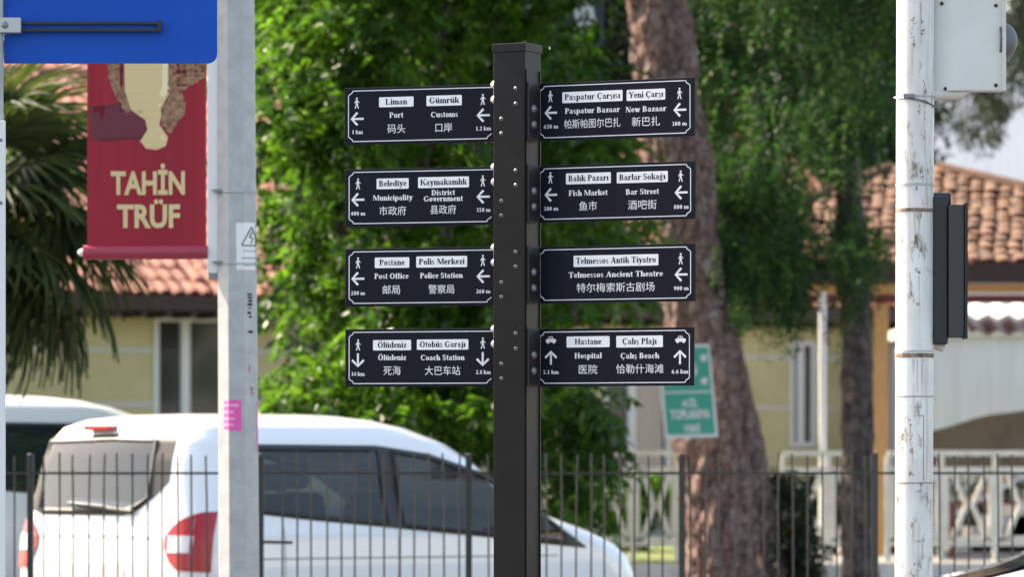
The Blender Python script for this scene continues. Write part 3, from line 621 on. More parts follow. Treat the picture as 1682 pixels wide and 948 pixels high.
# ------------------------------------------------------------------ black fence
Y = 27.0; k = Y/FPX
fx0 = -4.2
fe = thing('metal_fence', 'low black metal railing fence with thin upright bars in front of the white van', 'fence', (0, Y, 0))
posts = [-292, 50, 428, 770, 1120, 1437, 1790]
zt = at(0, 746, Y).z
for i, px in enumerate(posts):
    x = at(px, 0, Y).x; wd = 5.2*k
    m = MB(); m.box(x-wd, x+wd, -.02, .02, 0, at(0, 747 if i != 5 else 745, Y).z); m.dome((x, 0, at(0, 747, Y).z-.001), (0, 0, 1), wd*1.1, .008, 10, 2)
    m.build('fence_post', M['blackgloss'], fe, bevel=.002)
bars = []
px = 50-24.2*14
while px < 1760:
    px += 24.2+random.uniform(-1.2, 1.2)
    if min(abs(px-p) for p in posts) > 14: bars.append(px)
bar_me = [MB().tube([(random.uniform(-.004, .004), 0, 0), (0, 0, .8), (random.uniform(-.006, .006), 0, 1.0)], .0060, 7).mesh('fence_bar', M['blackgloss'], True) for _ in range(5)]
for px in bars:
    o = bpy.data.objects.new('fence_bar', random.choice(bar_me)); link(o, fe); o.location = (at(px, 0, Y).x, 0, .05)
    o.scale = (1, 1, zt-.05+random.uniform(-.012, .008)); o.rotation_euler = (0, random.uniform(-.005, .005), 0)
x0, x1 = at(-292, 0, Y).x, at(1790, 0, Y).x
for y, h in ((778, 2.0), ): MB().box(x0, x1, -.004-.010, .004-.010, at(0, y, Y).z-h*k, at(0, y, Y).z+h*k).build('rail', M['blackgloss'], fe)
MB().box(x0, x1, -.016, .016, .08, .12).build('rail', M['blackgloss'], fe)
m = MB().tube([(at(430, 0, Y).x, -.03, at(0, 891, Y).z), (at(481, 0, Y).x, -.03, at(0, 892, Y).z)], 2.6*k, 10); m.build('latch_bolt', M['blackgloss'], fe, smooth=True)

# ------------------------------------------------------------------ cars
def interp(T, z):
    for i in range(len(T)-1):
        if z <= T[i+1][0]:
            a, b = T[i], T[i+1]; f = (z-a[0])/(b[0]-a[0]); f = min(max(f, 0), 1); return a[1]+(b[1]-a[1])*f
    return T[-1][1]
VW = [(.22, .80), (.5, .865), (.8, .88), (1.0, .872), (1.08, .855), (1.3, .80), (1.5, .765), (1.62, .735), (1.71, .67), (1.76, .57), (1.79, .40), (1.80, .2)]
VR = [(.22, .06), (.5, 0), (.8, 0), (1.0, .02), (1.2, .06), (1.5, .11), (1.62, .145), (1.71, .20), (1.76, .31), (1.79, .50), (1.80, .8)]
VF = [(.22, 4.6), (.5, 4.72), (.75, 4.68), (.88, 4.5), (.98, 4.2), (1.15, 3.58), (1.3, 3.34), (1.48, 3.06), (1.6, 2.82), (1.71, 2.48), (1.76, 2.25), (1.79, 1.95), (1.80, 1.7)]
TOP = [(.35, 1.56), (.42, 1.60), (1.8, 1.59), (2.3, 1.535), (2.85, 1.40), (3.3, 1.17), (3.6, .99), (3.8, .885)]
BOT = [(.35, 1.22), (.42, 1.16), (1.0, 1.105), (1.8, 1.04), (2.85, .955), (3.3, .91), (3.8, .87)]
RT = [(-.80, 1.60), (-.7, 1.645), (0, 1.665), (.45, 1.655), (.56, 1.64)]
RB = [(-.80, 1.30), (-.74, 1.18), (-.6, 1.135), (.20, 1.135), (.32, 1.17), (.44, 1.25), (.52, 1.32), (.56, 1.36)]
PANES = [(.46, 1.80, 'pane_dark'), (1.95, 3.18, 'pane'), (3.26, 3.58, 'pane')]
def make_car(name, label, loc, heading, paint, sc_=(1, 1, 1), full=True, cat='van'):
    t = thing(name, label, cat, loc, heading); S_ = Vector(sc_)
    def pos(x, y, z): return (x*S_.x, y*S_.y, z*S_.z)
    rc, rf = .17, .55
    def outline(z):
        W, R, F_ = interp(VW, z), interp(VR, z), interp(VF, z); P_ = []; r1 = min(rc, W*.9); r2 = min(rf, W*.9, (F_-R)*.45)
        bul = lambda y: -.045*(1-(y/W)**2)
        for i in range(25): y = (W-r1)*i/24; P_.append((R+bul(y), -y))
        for i in range(1, 9): a = math.pi/2*i/8; y = W-r1+r1*math.sin(a); P_.append((R+r1-r1*math.cos(a)+bul(y), -y))
        for i in range(1, 91): x = R+r1+(F_-r2-R-r1)*i/90; P_.append((x, -W))
        for i in range(1, 11): a = math.pi/2*i/10; P_.append((F_-r2+r2*math.sin(a), -(W-r2+r2*math.cos(a))))
        P_ += [(F_+.04*(1-(i/6)), -(W-r2)*(1-i/6)) for i in range(1, 7)]
        return P_+[(x, -y) for x, y in P_[-2:0:-1]]
    zs = [.22, .35, .5, .65, .8, .9]+[.95+.025*i for i in range(29)]+[1.67, 1.69, 1.71, 1.735, 1.76, 1.775, 1.79, 1.80]
    V = []; n = None
    for z in zs:
        P_ = outline(z); n = len(P_); V += [pos(x, y, z) for x, y in P_]
    F = [(j*n+i, j*n+(i+1) % n, (j+1)*n+(i+1) % n, (j+1)*n+i)[::-1] for j in range(len(zs)-1) for i in range(n)]
    def hole(f):
        if not full: return False
        c = sum((Vector((V[i][0]/S_.x, V[i][1]/S_.y, V[i][2]/S_.z)) for i in f), Vector())/4
        if abs(c.y) > interp(VW, c.z)-.03:
            return any(a0 < c.x < a1 and interp(BOT, c.x)+.03 < c.z < interp(TOP, c.x)-.03 for a0, a1, _ in PANES)
        return c.x < interp(VR, c.z)+.1 and -.62 < -c.y < .40 and max(interp(RB, -c.y), 1.135)+.03 < c.z < interp(RT, -c.y)-.035
    F = [f for f in F if not hole(f)]
    F += [tuple(range(n)), tuple(range((len(zs)-1)*n, len(zs)*n))[::-1]]
    b = MB().add(V, F).build('body', paint, t, smooth=True)
    import bmesh
    bm = bmesh.new(); bm.from_mesh(b.data); bmesh.ops.recalc_face_normals(bm, faces=bm.faces); bm.to_mesh(b.data); bm.free()
    def rearpos(s, z, d, side):     # s = distance round the rear from the middle
        W, R = interp(VW, z), interp(VR, z); r1 = rc
        bul = lambda y: -.045*(1-min(1, y/W)**2)
        if abs(s) < W-r1: y, x, nn = abs(s), R, (-1, 0)
        elif abs(s) < W-r1+r1*math.pi/2: a = (abs(s)-(W-r1))/r1; y = W-r1+r1*math.sin(a); x = R+r1-r1*math.cos(a); nn = (-math.cos(a), math.sin(a))
        else: y = W; x = R+r1+abs(s)-(W-r1)-r1*math.pi/2; nn = (0, 1)
        sg = -1 if s > 0 else 1
        return pos(x+bul(y)+nn[0]*d, sg*(y+nn[1]*d), z+d*.25)
    def patch(kind, a0, a1, topf, botf, d, m_, name, parent=t, side=-1, nu=18, nv=8):
        V = []
        for i in range(nu+1):
            a = a0+(a1-a0)*i/nu; zt, zb = topf(a), botf(a)
            for j in range(nv+1):
                z = zb+(zt-zb)*j/nv
                if kind == 'side': V.append(pos(a, side*(interp(VW, z)+d), z+d*.3))
                else: V.append(rearpos(a, z, d, side))
        F = [(i*(nv+1)+j, (i+1)*(nv+1)+j, (i+1)*(nv+1)+j+1, i*(nv+1)+j+1) for i in range(nu) for j in range(nv)]
        return MB().add(V, F).build(name, m_, parent, smooth=True)
    L = lambda T: (lambda a: interp(T, a))
    def seal(pts, name='window_seal'): MB().tube(pts, .017, 6, cap=False).build(name, M['black'], t, smooth=True)
    def cut(ob, test):
        import bmesh
        bm = bmesh.new(); bm.from_mesh(ob.data); bmesh.ops.delete(bm, geom=[f for f in bm.faces if test(f.calc_center_median())], context='FACES'); bm.to_mesh(ob.data); bm.free()
    for s in (-1, 1):
        o_ = patch('side', .36, 3.8, L(TOP), L(BOT), .004, M['black'], 'window_surround', side=s, nu=140, nv=20)
        if full: cut(o_, lambda c: any(a0 < c.x/S_.x < a1 and interp(BOT, c.x/S_.x)+.03 < c.z/S_.z < interp(TOP, c.x/S_.x)-.03 for a0, a1, _ in PANES))
        sub = lambda T, d_: (lambda a: interp(T, a)+d_)
        for a0, a1, gm in PANES:
            patch('side', a0, a1, sub(TOP, -.03), sub(BOT, .03), .007, M[gm] if full else M['glass'], 'side_window', side=s, nu=16)
            if full:
                q = [(a0+(a1-a0)*i/16, interp(TOP, a0+(a1-a0)*i/16)-.03) for i in range(17)]+[(a1-(a1-a0)*i/16, interp(BOT, a1-(a1-a0)*i/16)+.03) for i in range(17)]
                q.append(q[0]); seal([pos(x, s*(interp(VW, z)+.005), z) for x, z in q])
        if full:
            for dx in (1.88, 3.2, .80): patch('side', dx, dx+.006, lambda a: interp(BOT, a)-.005, lambda a: .32, .0015, M['rubber'], 'door_gap', side=s, nu=1, nv=14)
            patch('side', .2, 3.5, lambda a: .865-.01*a, lambda a: .855-.01*a, .002, M['bolt_dark'], 'crease_line', side=s, nu=24, nv=1)
            patch('side', .3, 4.0, lambda a: .5, lambda a: .4, .012, M['black'], 'side_strip', side=s, nu=12, nv=2)
    ws = MB()                # windscreen
    V = []
    for j in range(13):
        z = 1.02+(1.68-1.02)*j/12
        for i in range(17): y = (interp(VW, z)-.34)*(i/8-1); V.append(pos(interp(VF, z)+.04*(1-abs(i/8-1))+.006, y, z+.004))
    ws.add(V, [(j*17+i, j*17+i+1, (j+1)*17+i+1, (j+1)*17+i) for j in range(12) for i in range(16)]); ws.build('windscreen', M['glass'], t, smooth=True)
    if full:
        o_ = patch('rear', -.80, .56, L(RT), L(RB), .005, M['black'], 'window_surround', nu=110, nv=24)
        rtop, rbot = (lambda a: interp(RT, a)-.035), (lambda a: max(interp(RB, a), 1.135)+.03)
        cut(o_, lambda c: -.62 < -c.y < .40 and rbot(-c.y) < c.z < rtop(-c.y))
        patch('rear', -.62, .40, rtop, rbot, .009, M['pane_rear'], 'rear_window', nu=40)
        q = [(-.62+1.02*i/20, rtop(-.62+1.02*i/20)) for i in range(21)]+[(.40-1.02*i/20, rbot(.40-1.02*i/20)) for i in range(21)]; q.append(q[0])
        seal([rearpos(a, z, .006, 1) for a, z in q])
        for sx, sy in ((2.25, -.38), (2.25, .38), (1.25, -.42), (1.25, .0), (1.25, .42)):
            m = MB(); m.obox((sx, sy, .95), (1, 0, -.0), (0, 1, 0), (.18*-1, 0, 1), .07, .22, .32); m.build('seat_back', M['seat'], t, bevel=.05)
            m = MB(); m.obox((sx-.09, sy, 1.38), (1, 0, 0), (0, 1, 0), (0, 0, 1), .05, .13, .09); m.build('headrest', M['seat'], t, bevel=.04)
        MB().box(.15, 3.3, -.78, .78, .55, .62).build('cabin_floor', M['black'], t)
        MB().box(3.0, 3.6, -.74, .74, .62, .98).build('dashboard', M['black'], t, bevel=.04)
        m = MB(); m.tube([(2.85+.06*math.cos(a), .38+.18*math.cos(a), 1.05+.18*math.sin(a)) for a in [i*math.pi/8 for i in range(17)]], .014, 6, cap=False); m.build('steering_wheel', M['black'], t)
        # red and clear tail lamps
        for s in (1, -1):
            sg = s
            LT = [(.60, 1.0), (.64, 1.06), (.72, 1.12), (.82, 1.16), (.93, 1.165)]; LB = [(.60, .93), (.64, .85), (.71, .79), (.93, .775)]
            lp = patch('rear', .60*s, .93*s, lambda a: interp(LT, abs(a)), lambda a: interp(LB, abs(a)), .012, M['red'], 'tail_lamp', nu=14)
            patch('rear', .63*s, .81*s, lambda a: 1.01, lambda a: .90, .016, M['lampw'], 'clear_lens', parent=lp, nu=8, nv=2)
            patch('rear', .79*s, .80*s, lambda a: 1.12, lambda a: .80, .018, M['redmark'], 'lens_rib', parent=lp, nu=1, nv=6)
        m = MB(); m.obox(Vector(rearpos(-.14, 1.705, .0, 1))+Vector((-.03, 0, 0)), (1, 0, 0), (0, 1, 0), (0, 0, 1), .05, .12, .016); m.build('high_brake_lamp', M['red'], t, bevel=.006)
        m = MB(); A = Vector(rearpos(.30, 1.155, .03, 1)); B = Vector(rearpos(-.30, 1.20, .035, 1)); m.tube([A, A.lerp(B, .5), B], [.018, .013, .008], 8); m.build('rear_wiper', M['black'], t, smooth=True)
        A = Vector(rearpos(.05, 1.19, .04, 1)); m = MB().tube([A, B+Vector((-.01, 0, .01))], .006, 6); m.build('wiper_blade', M['alu'], t)
        for z0 in (1.0, .70): patch('rear', -.62, .54, lambda a: z0+.004-.03*a*a, lambda a: z0-.003-.03*a*a, .002, M['bolt_dark'], 'tailgate_crease', nu=20, nv=1)
        patch('rear', -.25, .25, lambda a: .82, lambda a: .70, .006, M['white'], 'number_plate', nu=6, nv=2)
        patch('rear', .5, .56, lambda a: .54, lambda a: .5, .01, M['red'], 'reflector', nu=3, nv=1)
        patch('rear', -.90, .90, lambda a: .48, lambda a: .28, .03, M['black'], 'rear_bumper', nu=24, nv=4)
        m = MB(); c = Vector(pos(3.15, -.97, 1.05)); m.obox(c, (1, 0, 0), (0, 1, 0), (0, 0, 1), .06, .09, .07); m.build('door_mirror', M['black'], t, bevel=.03)
        m = MB(); m.dome(rearpos(1.2, .87, 0, 1), (0, -1, 0), .012, .003); m.build('fuel_lock', M['black'], t)
        m = MB(); m.tube([Vector(pos(2.2, 0, 1.74)), Vector(pos(2.05, 0, 2.0))], .004, 5); m.build('aerial', M['black'], t)
    for x in (.75, 3.75):
        for s in (-1, 1):
            wv = thing_child('wheel', t, pos(x, s*.79, .31)); MB().tube([(0, -.1, 0), (0, .1, 0)], .31, 28).build('tyre', M['rubber'], wv, smooth=True)
            MB().tube([(0, s*.085, 0), (0, s*.105, 0)], .2, 16).build('rim', M['alu'], wv)
    return t
def thing_child(name, parent, loc):
    o = bpy.data.objects.new(name, None); o.location = loc; link(o, parent); return o
PHI = math.radians(41.5)
def car_at(px, Y, lx, ly, head):    # world location so that local (lx,ly) lands at pixel column px, depth Y
    x = (px-HX)/FPX*Y; c, s = math.cos(head), math.sin(head)
    return (x-(lx*c-ly*s), Y-(lx*s+ly*c), 0)
head = math.pi/2-PHI
make_car('parked_van', 'white small van with red tail lamp parked behind the black fence', car_at(333, 28.3, 0.05, -.88, head), head, M['paint'])
make_car('parked_van', 'taller white van with dark side glass at the far left behind the other van', car_at(70, 36.5, 2.35, 0, head), head, M['paint'], (1.12, 1.1, 1.11), False)
make_car('parked_car', 'corner of a white car windscreen at the bottom right below the signal pole', car_at(1694, 22.5, 3.5, 0, math.radians(180)), math.radians(180), M['paint'], (1, 1, .86), False, 'car')
make_car('parked_car', 'pale blue car seen beyond the white railing at the right edge', car_at(1690, 66, 3.6, 0, math.radians(170)), math.radians(170), M['paint2'], (1, 1, .80), False, 'car')

# ------------------------------------------------------------------ yellow building with tiled roof
BA = math.radians(30); bu = Vector((math.cos(BA), math.sin(BA), 0)); bn_ = Vector((math.sin(BA), -math.cos(BA), 0))
BO = at(180, HY, 58); BO.z = 0
bd = thing('yellow_building', 'low yellow rendered building with terracotta tiled roof behind the trees', 'building', BO, BA)
def bt(px, off=0):     # facade coordinate t for picture column px on the plane offset by off toward the viewer
    p = on_plane(px, 700, BO+bn_*off, bn_); return (p-BO).dot(bu)
def bz(px, py, off=0): return on_plane(px, py, BO+bn_*off, bn_).z
# local axes: x along facade, y away from the viewer
T0, T1 = -9.0, 12.6; EZ = bz(180, 482, .6)
wins = [(bt(252), bt(375), bz(300, 700), bz(300, 520)), (bt(990), bt(1100), bz(1040, 800), bz(1040, 560)), (bt(1296), bt(1338), bz(1310, 735), bz(1310, 560)), (bt(560), bt(700), bz(600, 700), bz(600, 520))]
wins.sort()
m = MB(); x = T0
for a, b, z0, z1 in wins:
    m.box(x, a, 0, .25, .3, EZ+.1); m.box(a, b, 0, .25, .3, z0); m.box(a, b, 0, .25, z1, EZ+.1); x = b
m.box(x, T1, 0, .25, .3, EZ+.1); m.box(T0, T1, 8, 8.25, .3, EZ+.1); m.box(T0, T0+.25, .25, 8, .3, EZ+.1); m.box(T1-.25, T1, .25, 8, .3, EZ+.1)
m.build('wall', M['wall'], bd)
MB().box(T0, T1, -1.0, -.002, .3, .75).build('plinth', M['paving'], bd)
for a, b, z0, z1 in wins:
    wf = MB(); w_ = .07
    wf.box(a, b, -.03, .06, z1-w_, z1); wf.box(a, b, -.03, .06, z0, z0+w_); wf.box(a, a+w_, -.028, .058, z0+w_, z1-w_); wf.box(b-w_, b, -.028, .058, z0+w_, z1-w_)
    mid = a+(b-a)*.42; wf.box(mid-.06, mid+.06, -.03, .055, z0+w_, z1-w_)
    f = wf.build('window_frame', M['wframe'], bd)
    for p0, p1 in ((a+w_, mid-.06), (mid+.06, b-w_)): MB().box(p0, p1, .03, .04, z0+w_, z1-w_).build('window_pane', M['window'], f)
for py in (575, 665):
    z = bz(180, py); x = T0
    for a, b, z0, z1 in wins+[(T1, T1, 0, 0)]:
        MB().box(x, a, -.02, -.001, z-.035, z+.035).build('wall_band', M['band'], bd); x = b
# roof
OV, SL = .65, math.radians(30.5); RL = 5.6/math.cos(SL)
rf = MB(); zr = EZ+(5.6)*math.tan(SL)
rf.add([(T0-.4, -OV, EZ), (T1+.4, -OV, EZ), (T1+.4, -OV+5.6, zr), (T0-.4, -OV+5.6, zr), (T0-.4, -OV+11.2, EZ), (T1+.4, -OV+11.2, EZ),
        (T0-.4, -OV, EZ-.08), (T1+.4, -OV, EZ-.08), (T1+.4, -OV+5.6, zr-.12), (T0-.4, -OV+5.6, zr-.12), (T0-.4, -OV+11.2, EZ-.08), (T1+.4, -OV+11.2, EZ-.08)],
       [(0, 1, 2, 3), (3, 2, 5, 4), (7, 6, 9, 8), (8, 9, 10, 11), (0, 6, 7, 1), (4, 5, 11, 10), (0, 3, 9, 6), (3, 4, 10, 9), (1, 7, 8, 2), (2, 8, 11, 5)])
roof = rf.build('roof', M['redtrim'], bd)
MB().box(T0-.4, T1+.4, -OV-.03, -OV-.002, EZ-.20, EZ-.01).build('fascia', M['fascia'], bd)
MB().box(T0-.38, T1+.38, -OV, -.002, EZ-.22, EZ-.20).build('soffit', M['fascia'], bd)
for i in range(60):
    x = T0+.2+i*.36
    if x < T1: MB().box(x-.04, x+.04, -OV+.02, -.004, EZ-.30, EZ-.222).build('rafter', M['fascia'], bd)
def tile_mesh(wd, ln, mat_, hh=1.0):
    V = []; nseg = 6
    for j, (yy, zz) in enumerate(((0, .026), (ln, .0))):
        for i in range(nseg+1):
            a = math.pi*i/nseg; V.append((-wd*.43*math.cos(a), yy, zz+.062*hh*math.sin(a)))
    for i in range(nseg+1):
        a = math.pi*i/nseg; V.append((-wd*.36*math.cos(a), 0, .022*hh+.045*hh*math.sin(a)))
    F = [(i, i+1, nseg+2+i, nseg+1+i) for i in range(nseg)]+[(2*nseg+2+i, 2*nseg+3+i, i+1, i) for i in range(nseg)]
    V += [(wd*.43, 0, .026), (wd*.60, 0, .012), (wd*.60, ln, -.01), (wd*.43, ln, 0)]; b_ = len(V)-4; F.append((b_, b_+1, b_+2, b_+3))
    mb = MB().add(V, F); return mb
TW, TL = .20, .34
tm = tile_mesh(TW, TL+.05, None); tile_me = tm.mesh('roof_tile', M['tile'], True)
rest = MB(); cnt = 0; nrow = int(RL/TL)
cols = int((T1-T0+.8)/TW)
for c in range(cols):
    x = T0-.4+TW*(c+.45)
    pw = BO+bu*x+bn_*OV; pxx = HX+pw.x/pw.y*FPX
    for r in range(nrow+1):
        s = r*TL-.06; yl, zl = -OV+s*math.cos(SL), EZ+s*math.sin(SL)+.012
        vis = (18 < pxx < 352) and cnt < 298
        if vis:
            o = bpy.data.objects.new('roof_tile', tile_me); link(o, roof); o.location = (x+random.uniform(-.01, .01), yl+random.uniform(-.02, .02), zl+random.uniform(-.006, .012)); o.rotation_euler = (SL+random.uniform(-.04, .04), random.uniform(-.05, .05), random.uniform(-.04, .04)); cnt += 1
        else:
            cs, sn = math.cos(SL), math.sin(SL)
            rest.add([(x+v[0], yl+v[1]*cs-v[2]*sn, zl+v[1]*sn+v[2]*cs) for v in tm.v], tm.f)
tag(rest.build('distant_tiles', M['tile'], roof, smooth=True), kind='stuff')
MB().tube([(T0-.4, -OV+5.6, zr+.02), (T1+.4, -OV+5.6, zr+.02)], .1, 10).build('ridge', M['tile'], roof, smooth=True)

# ------------------------------------------------------------------ pavilion at the right
PY = 49.5; pc = Vector((at(1520, 0, PY).x, PY+3.6, 0))
pv = thing('garden_pavilion', 'open timber pavilion with weathered orange tiled hip roof behind the signal pole', 'pavilion', pc)
HW, HD = 3.0, 3.6; ez = at(0, 432, PY).z; az = at(0, 283, PY+3.6).z; rg = .5; HWR = 4.6
m = MB(); m.add([(-HW, -HD, ez), (HWR, -HD, ez), (HWR, HD, ez), (-HW, HD, ez), (-.1, 0, az), (rg, 0, az)], [(0, 1, 5, 4), (1, 2, 5), (2, 3, 4, 5), (3, 0, 4), (3, 2, 1, 0)])
prf = m.build('roof', M['redtrim'], pv)
sl2 = math.atan2(az-ez, HD); L2 = HD/math.cos(sl2); TW2, TL2 = .165, .26
tm2 = tile_mesh(TW2, TL2+.05, None, .5); me2 = tm2.mesh('roof_tile', M['tile2'], True); cnt = 0; rest = MB()
for r in range(int(L2/TL2)+1):
    s = r*TL2-.05; f = max(0, s/L2)
    xl = -HW+(HW-.1)*f; xr_ = HWR+(rg-HWR)*f; c = 0; x = xl+TW2/2
    while x < xr_-TW2*.4:
        yl, zl = -HD+s*math.cos(sl2), ez+s*math.sin(sl2)+.012; pw = pc+Vector((x, yl, 0)); pxx = HX+pw.x/pw.y*FPX
        if 1230 < pxx < 1700 and cnt < 299:
            o = bpy.data.objects.new('roof_tile', me2); link(o, prf); o.location = (x+random.uniform(-.01, .01), yl, zl+random.uniform(-.01, .012))
            o.rotation_euler = (sl2+random.uniform(-.08, .08), random.uniform(-.16, .16), random.uniform(-.12, .12)); cnt += 1
        else:
            cs, sn = math.cos(sl2), math.sin(sl2); rest.add([(x+v[0], yl+v[1]*cs-v[2]*sn, zl+v[1]*sn+v[2]*cs) for v in tm2.v], tm2.f)
        x += TW2
tag(rest.build('distant_tiles', M['tile2'], prf, smooth=True), kind='stuff')
for sgn, hx0 in ((-1, -HW), (1, HWR)):
    MB().tube([(hx0, -HD, ez+.05), (-.1 if sgn < 0 else rg, 0, az+.06)], .07, 8).build('hip_tiles', M['tile2'], prf, smooth=True)
def fr(y0, y1, m_, name, dy, dz=.0):
    z0, z1 = at(0, y1, PY+dy).z, at(0, y0, PY+dy).z
    MB().box(-HW+dy, HWR-dy, -HD+dy, -HD+dy+.06, z0, z1).build(name, m_, pv)
fr(434, 465, M['fascia'], 'fascia', -.02); fr(467, 482, M['wood'], 'beam', .12); fr(484, 498, M['redtrim'], 'beam', .2)
for px in (1448, 1900):
    x = at(px, 0, PY+.25).x-pc.x; MB().box(x-.078, x+.078, -HD+.25, -HD+.40, .34, at(0, 498, PY+.2).z).build('timber_post', M['wood'], pv, bevel=.008)
for px in (1448, 1120): 
    x = at(px, 0, PY+7).x-pc.x; MB().box(x-.07, x+.07, HD-.4, HD-.26, .34, ez).build('timber_post', M['wood'], pv)

# white pole, awning, far walls at the right
t = thing('white_pole', 'thin white metal pole standing beside the dark tree trunk', 'pole', (at(1351, 0, 47.5).x, 47.5, .34))
MB().tube([(0, 0, 0), (0, 0, at(0, 480, 47.5).z-.34)], .04, 12).build('tube', M['white'], t, smooth=True)
m = MB(); Ya = 56; xs = at(1585, 0, Ya).x; xe = xs+4; n_ = 60; V = []
for i in range(n_+1):
    x = xs+(xe-xs)*i/n_; z = .03*math.sin(i*1.6)
    V += [(x, Ya-.8, at(0, 535, Ya-.8).z+z-.08), (x, Ya+1.6, at(0, 505, Ya+1.6).z+z+.05), (x, Ya-.8, at(0, 535, Ya-.8).z+z-.11), (x, Ya+1.6, at(0, 505, Ya+1.6).z+z+.02)]
m.add(V, [(4*i, 4*i+4, 4*i+5, 4*i+1) for i in range(n_)]+[(4*i+2, 4*i+3, 4*i+7, 4*i+6) for i in range(n_)]+[(4*i, 4*i+2, 4*i+6, 4*i+4) for i in range(n_)])
tag(m.build('corrugated_awning', M['white']), 'white corrugated awning sheet beyond the pavilion at the right', 'awning')
Yt = 60; zt_ = at(0, 553, Yt).z
tn = thing('white_marquee', 'large plain white marquee side wall in shade beyond the pavilion', 'marquee', (at(1680, 0, Yt).x, Yt, .34))
xl = at(1500, 0, Yt).x-tn.location.x
MB().box(xl, xl+6, 0, 4, 0, zt_-.34).build('side_wall', M['farwall'], tn)
MB().box(xl-.1, xl+6.1, -.1, 4.1, zt_-.34, zt_-.20).build('top_beam', M['offwhite'], tn)
m = MB(); Yc = 53; A = at(1500, 712, Yc); B = at(1720, 664, Yc); n_ = 12; V = []
for i in range(n_+1):
    f = i/n_; p = A.lerp(B, f); V += [(p.x, p.y, p.z-.02*math.sin(f*9)), (p.x+.1, p.y+2.2, p.z-.3), (p.x, p.y, at(0, 742, Yc).z-.2)]
m.add(V, [(3*i, 3*i+3, 3*i+4, 3*i+1) for i in range(n_)]+[(3*i+2, 3*i+5, 3*i+3, 3*i) for i in range(n_)])
tag(m.build('tarpaulin', M['soil'], smooth=True), 'sagging brown tarpaulin stretched behind the white railing at the right', 'tarpaulin')
Yf = 95
fb = thing('pale_building', 'tall pale rendered building far behind the pavilion roof', 'building', (at(1640, 0, Yf).x, Yf, .34))
MB().box(-3.2, 9, 0, 8, 0, at(0, 60, Yf).z).build('wall', mat('white render', (.82, .82, .84), .8, col2=(.74, .74, .78), nscale=2, stretch=(3, 3, .3)), fb)
MB().box(-3.4, 9.2, -.2, 8.2, at(0, 60, Yf).z, at(0, 45, Yf).z).build('parapet', M['offwhite'], fb)
# dark board with white letters behind the leaves
Yd = 40; k = Yd/FPX
t = thing('shop_sign', 'dark board with big white letters half hidden by leaves above the signpost', 'shop sign', at(930, 10, Yd))
o = t.location
rel(MB().obox(at(926, 0, Yd), (1, 0, 0), (0, 1, 0), (0, 0, 1), 66*k, .04, 78*k), t).build('board', mat('slate board', (.035, .04, .06), .5), t)
m = MB(); ctr = at(960, 50, Yd)+Vector((0, -.042, 0))
for i in range(20):
    a, b = 2*math.pi*i/20, 2*math.pi*(i+1)/20; P4 = [(17*math.cos(a), 16*math.sin(a)), (17*math.cos(b), 16*math.sin(b)), (6*math.cos(b), 5*math.sin(b)), (6*math.cos(a), 5*math.sin(a))]
    m.add([ctr+Vector((x*k, 0, z*k)) for x, z in P4], [(0, 1, 2, 3)])
rel(m, t).build('letter', M['white'], t)
m = MB()
for (a, b) in (((943, 14), (951, 31)), ((955, 30), (966, -4)), ((967, -4), (973, 31)), ((869, 10), (884, 36)), ((871, -2), (886, -1))):
    m.bar(at(*a, Yd)+Vector((0, -.044, 0)), at(*b, Yd)+Vector((0, -.044, 0)), .05, .004, up=(0, 1, 0))
rel(m, t).build('letter_stroke', M['white'], t)['kind'] = 'stuff'

# ------------------------------------------------------------------ white ornamental railing
def railing(name, label, x0, x1, Y, panels):
    t = thing(name, label, 'railing', (at(x0, 0, Y).x, Y, .36), 0, 'white railings round the terrace'); zt = at(0, 742, Y).z-.36; k = Y/FPX; L = (x1-x0)*k
    MB().box(0, L, -.03, .03, zt-.05, zt+.01).build('top_rail', M['railpaint'], t)
    MB().box(0, L, -.025, .025, .16, .21).build('bottom_rail', M['railpaint'], t)
    MB().box(0, L, -.018, .018, zt-.20, zt-.165).build('upper_rail', M['railpaint'], t)
    for i in range(panels+1):
        x = L*i/panels; MB().box(x-.028, x+.028, -.032, .032, 0, zt-.051).build('post', M['railpaint'], t)
        if i == panels: break
        w_ = L/panels; nb = max(1, round(w_/.52))
        for b in range(nb):
            a0, a1 = x+w_*b/nb+.03, x+w_*(b+1)/nb-.0; cx = (a0+a1)/2; ww = (a1-a0); z0, z1 = .24, zt-.22; zm = (z0+z1)/2
            m = MB(); tk = .05
            for (p, q) in (((-.46, z0), (-.46, z1)), ((.42, z0), (.42, z1)), ((-.34, z0), (-.06, zm)), ((-.06, zm), (-.34, z1)), ((.34, z0), (.06, zm)), ((.06, zm), (.34, z1)), ((-.34, z0), (.34, z0)), ((-.34, z1), (.34, z1))):
                m.bar((cx+p[0]*ww, 0, p[1]), (cx+q[0]*ww, 0, q[1]), tk, .055, up=(0, 1, 0))
            m.build('lattice', M['railpaint'], t)
    return t
railing('ornamental_railing', 'white geometric metal railing left of the thick pine trunk', 895, 1112, 47, 3)
railing('ornamental_railing', 'white geometric metal railing between the pine trunk and the timber post', 1286, 1436, 47.0, 2)
railing('ornamental_railing', 'white geometric metal railing running past the signal pole to the right', 1458, 1900, 47.0, 5)
t = thing('steps', 'pale staircase with diagonal handrails seen through the right railing', 'staircase', (at(1560, 0, 52).x, 52, .34))
for i in range(5): MB().box(.25*i, .25*i+1.2, 0, 1.2, .0, .14*(i+1)).build('step', M['offwhite'], t)
for y in (0, 1.15): MB().bar((-.1, y, .35), (1.5, y, 1.25), .05, .06).build('handrail', M['wood' if y else 'white'], t)

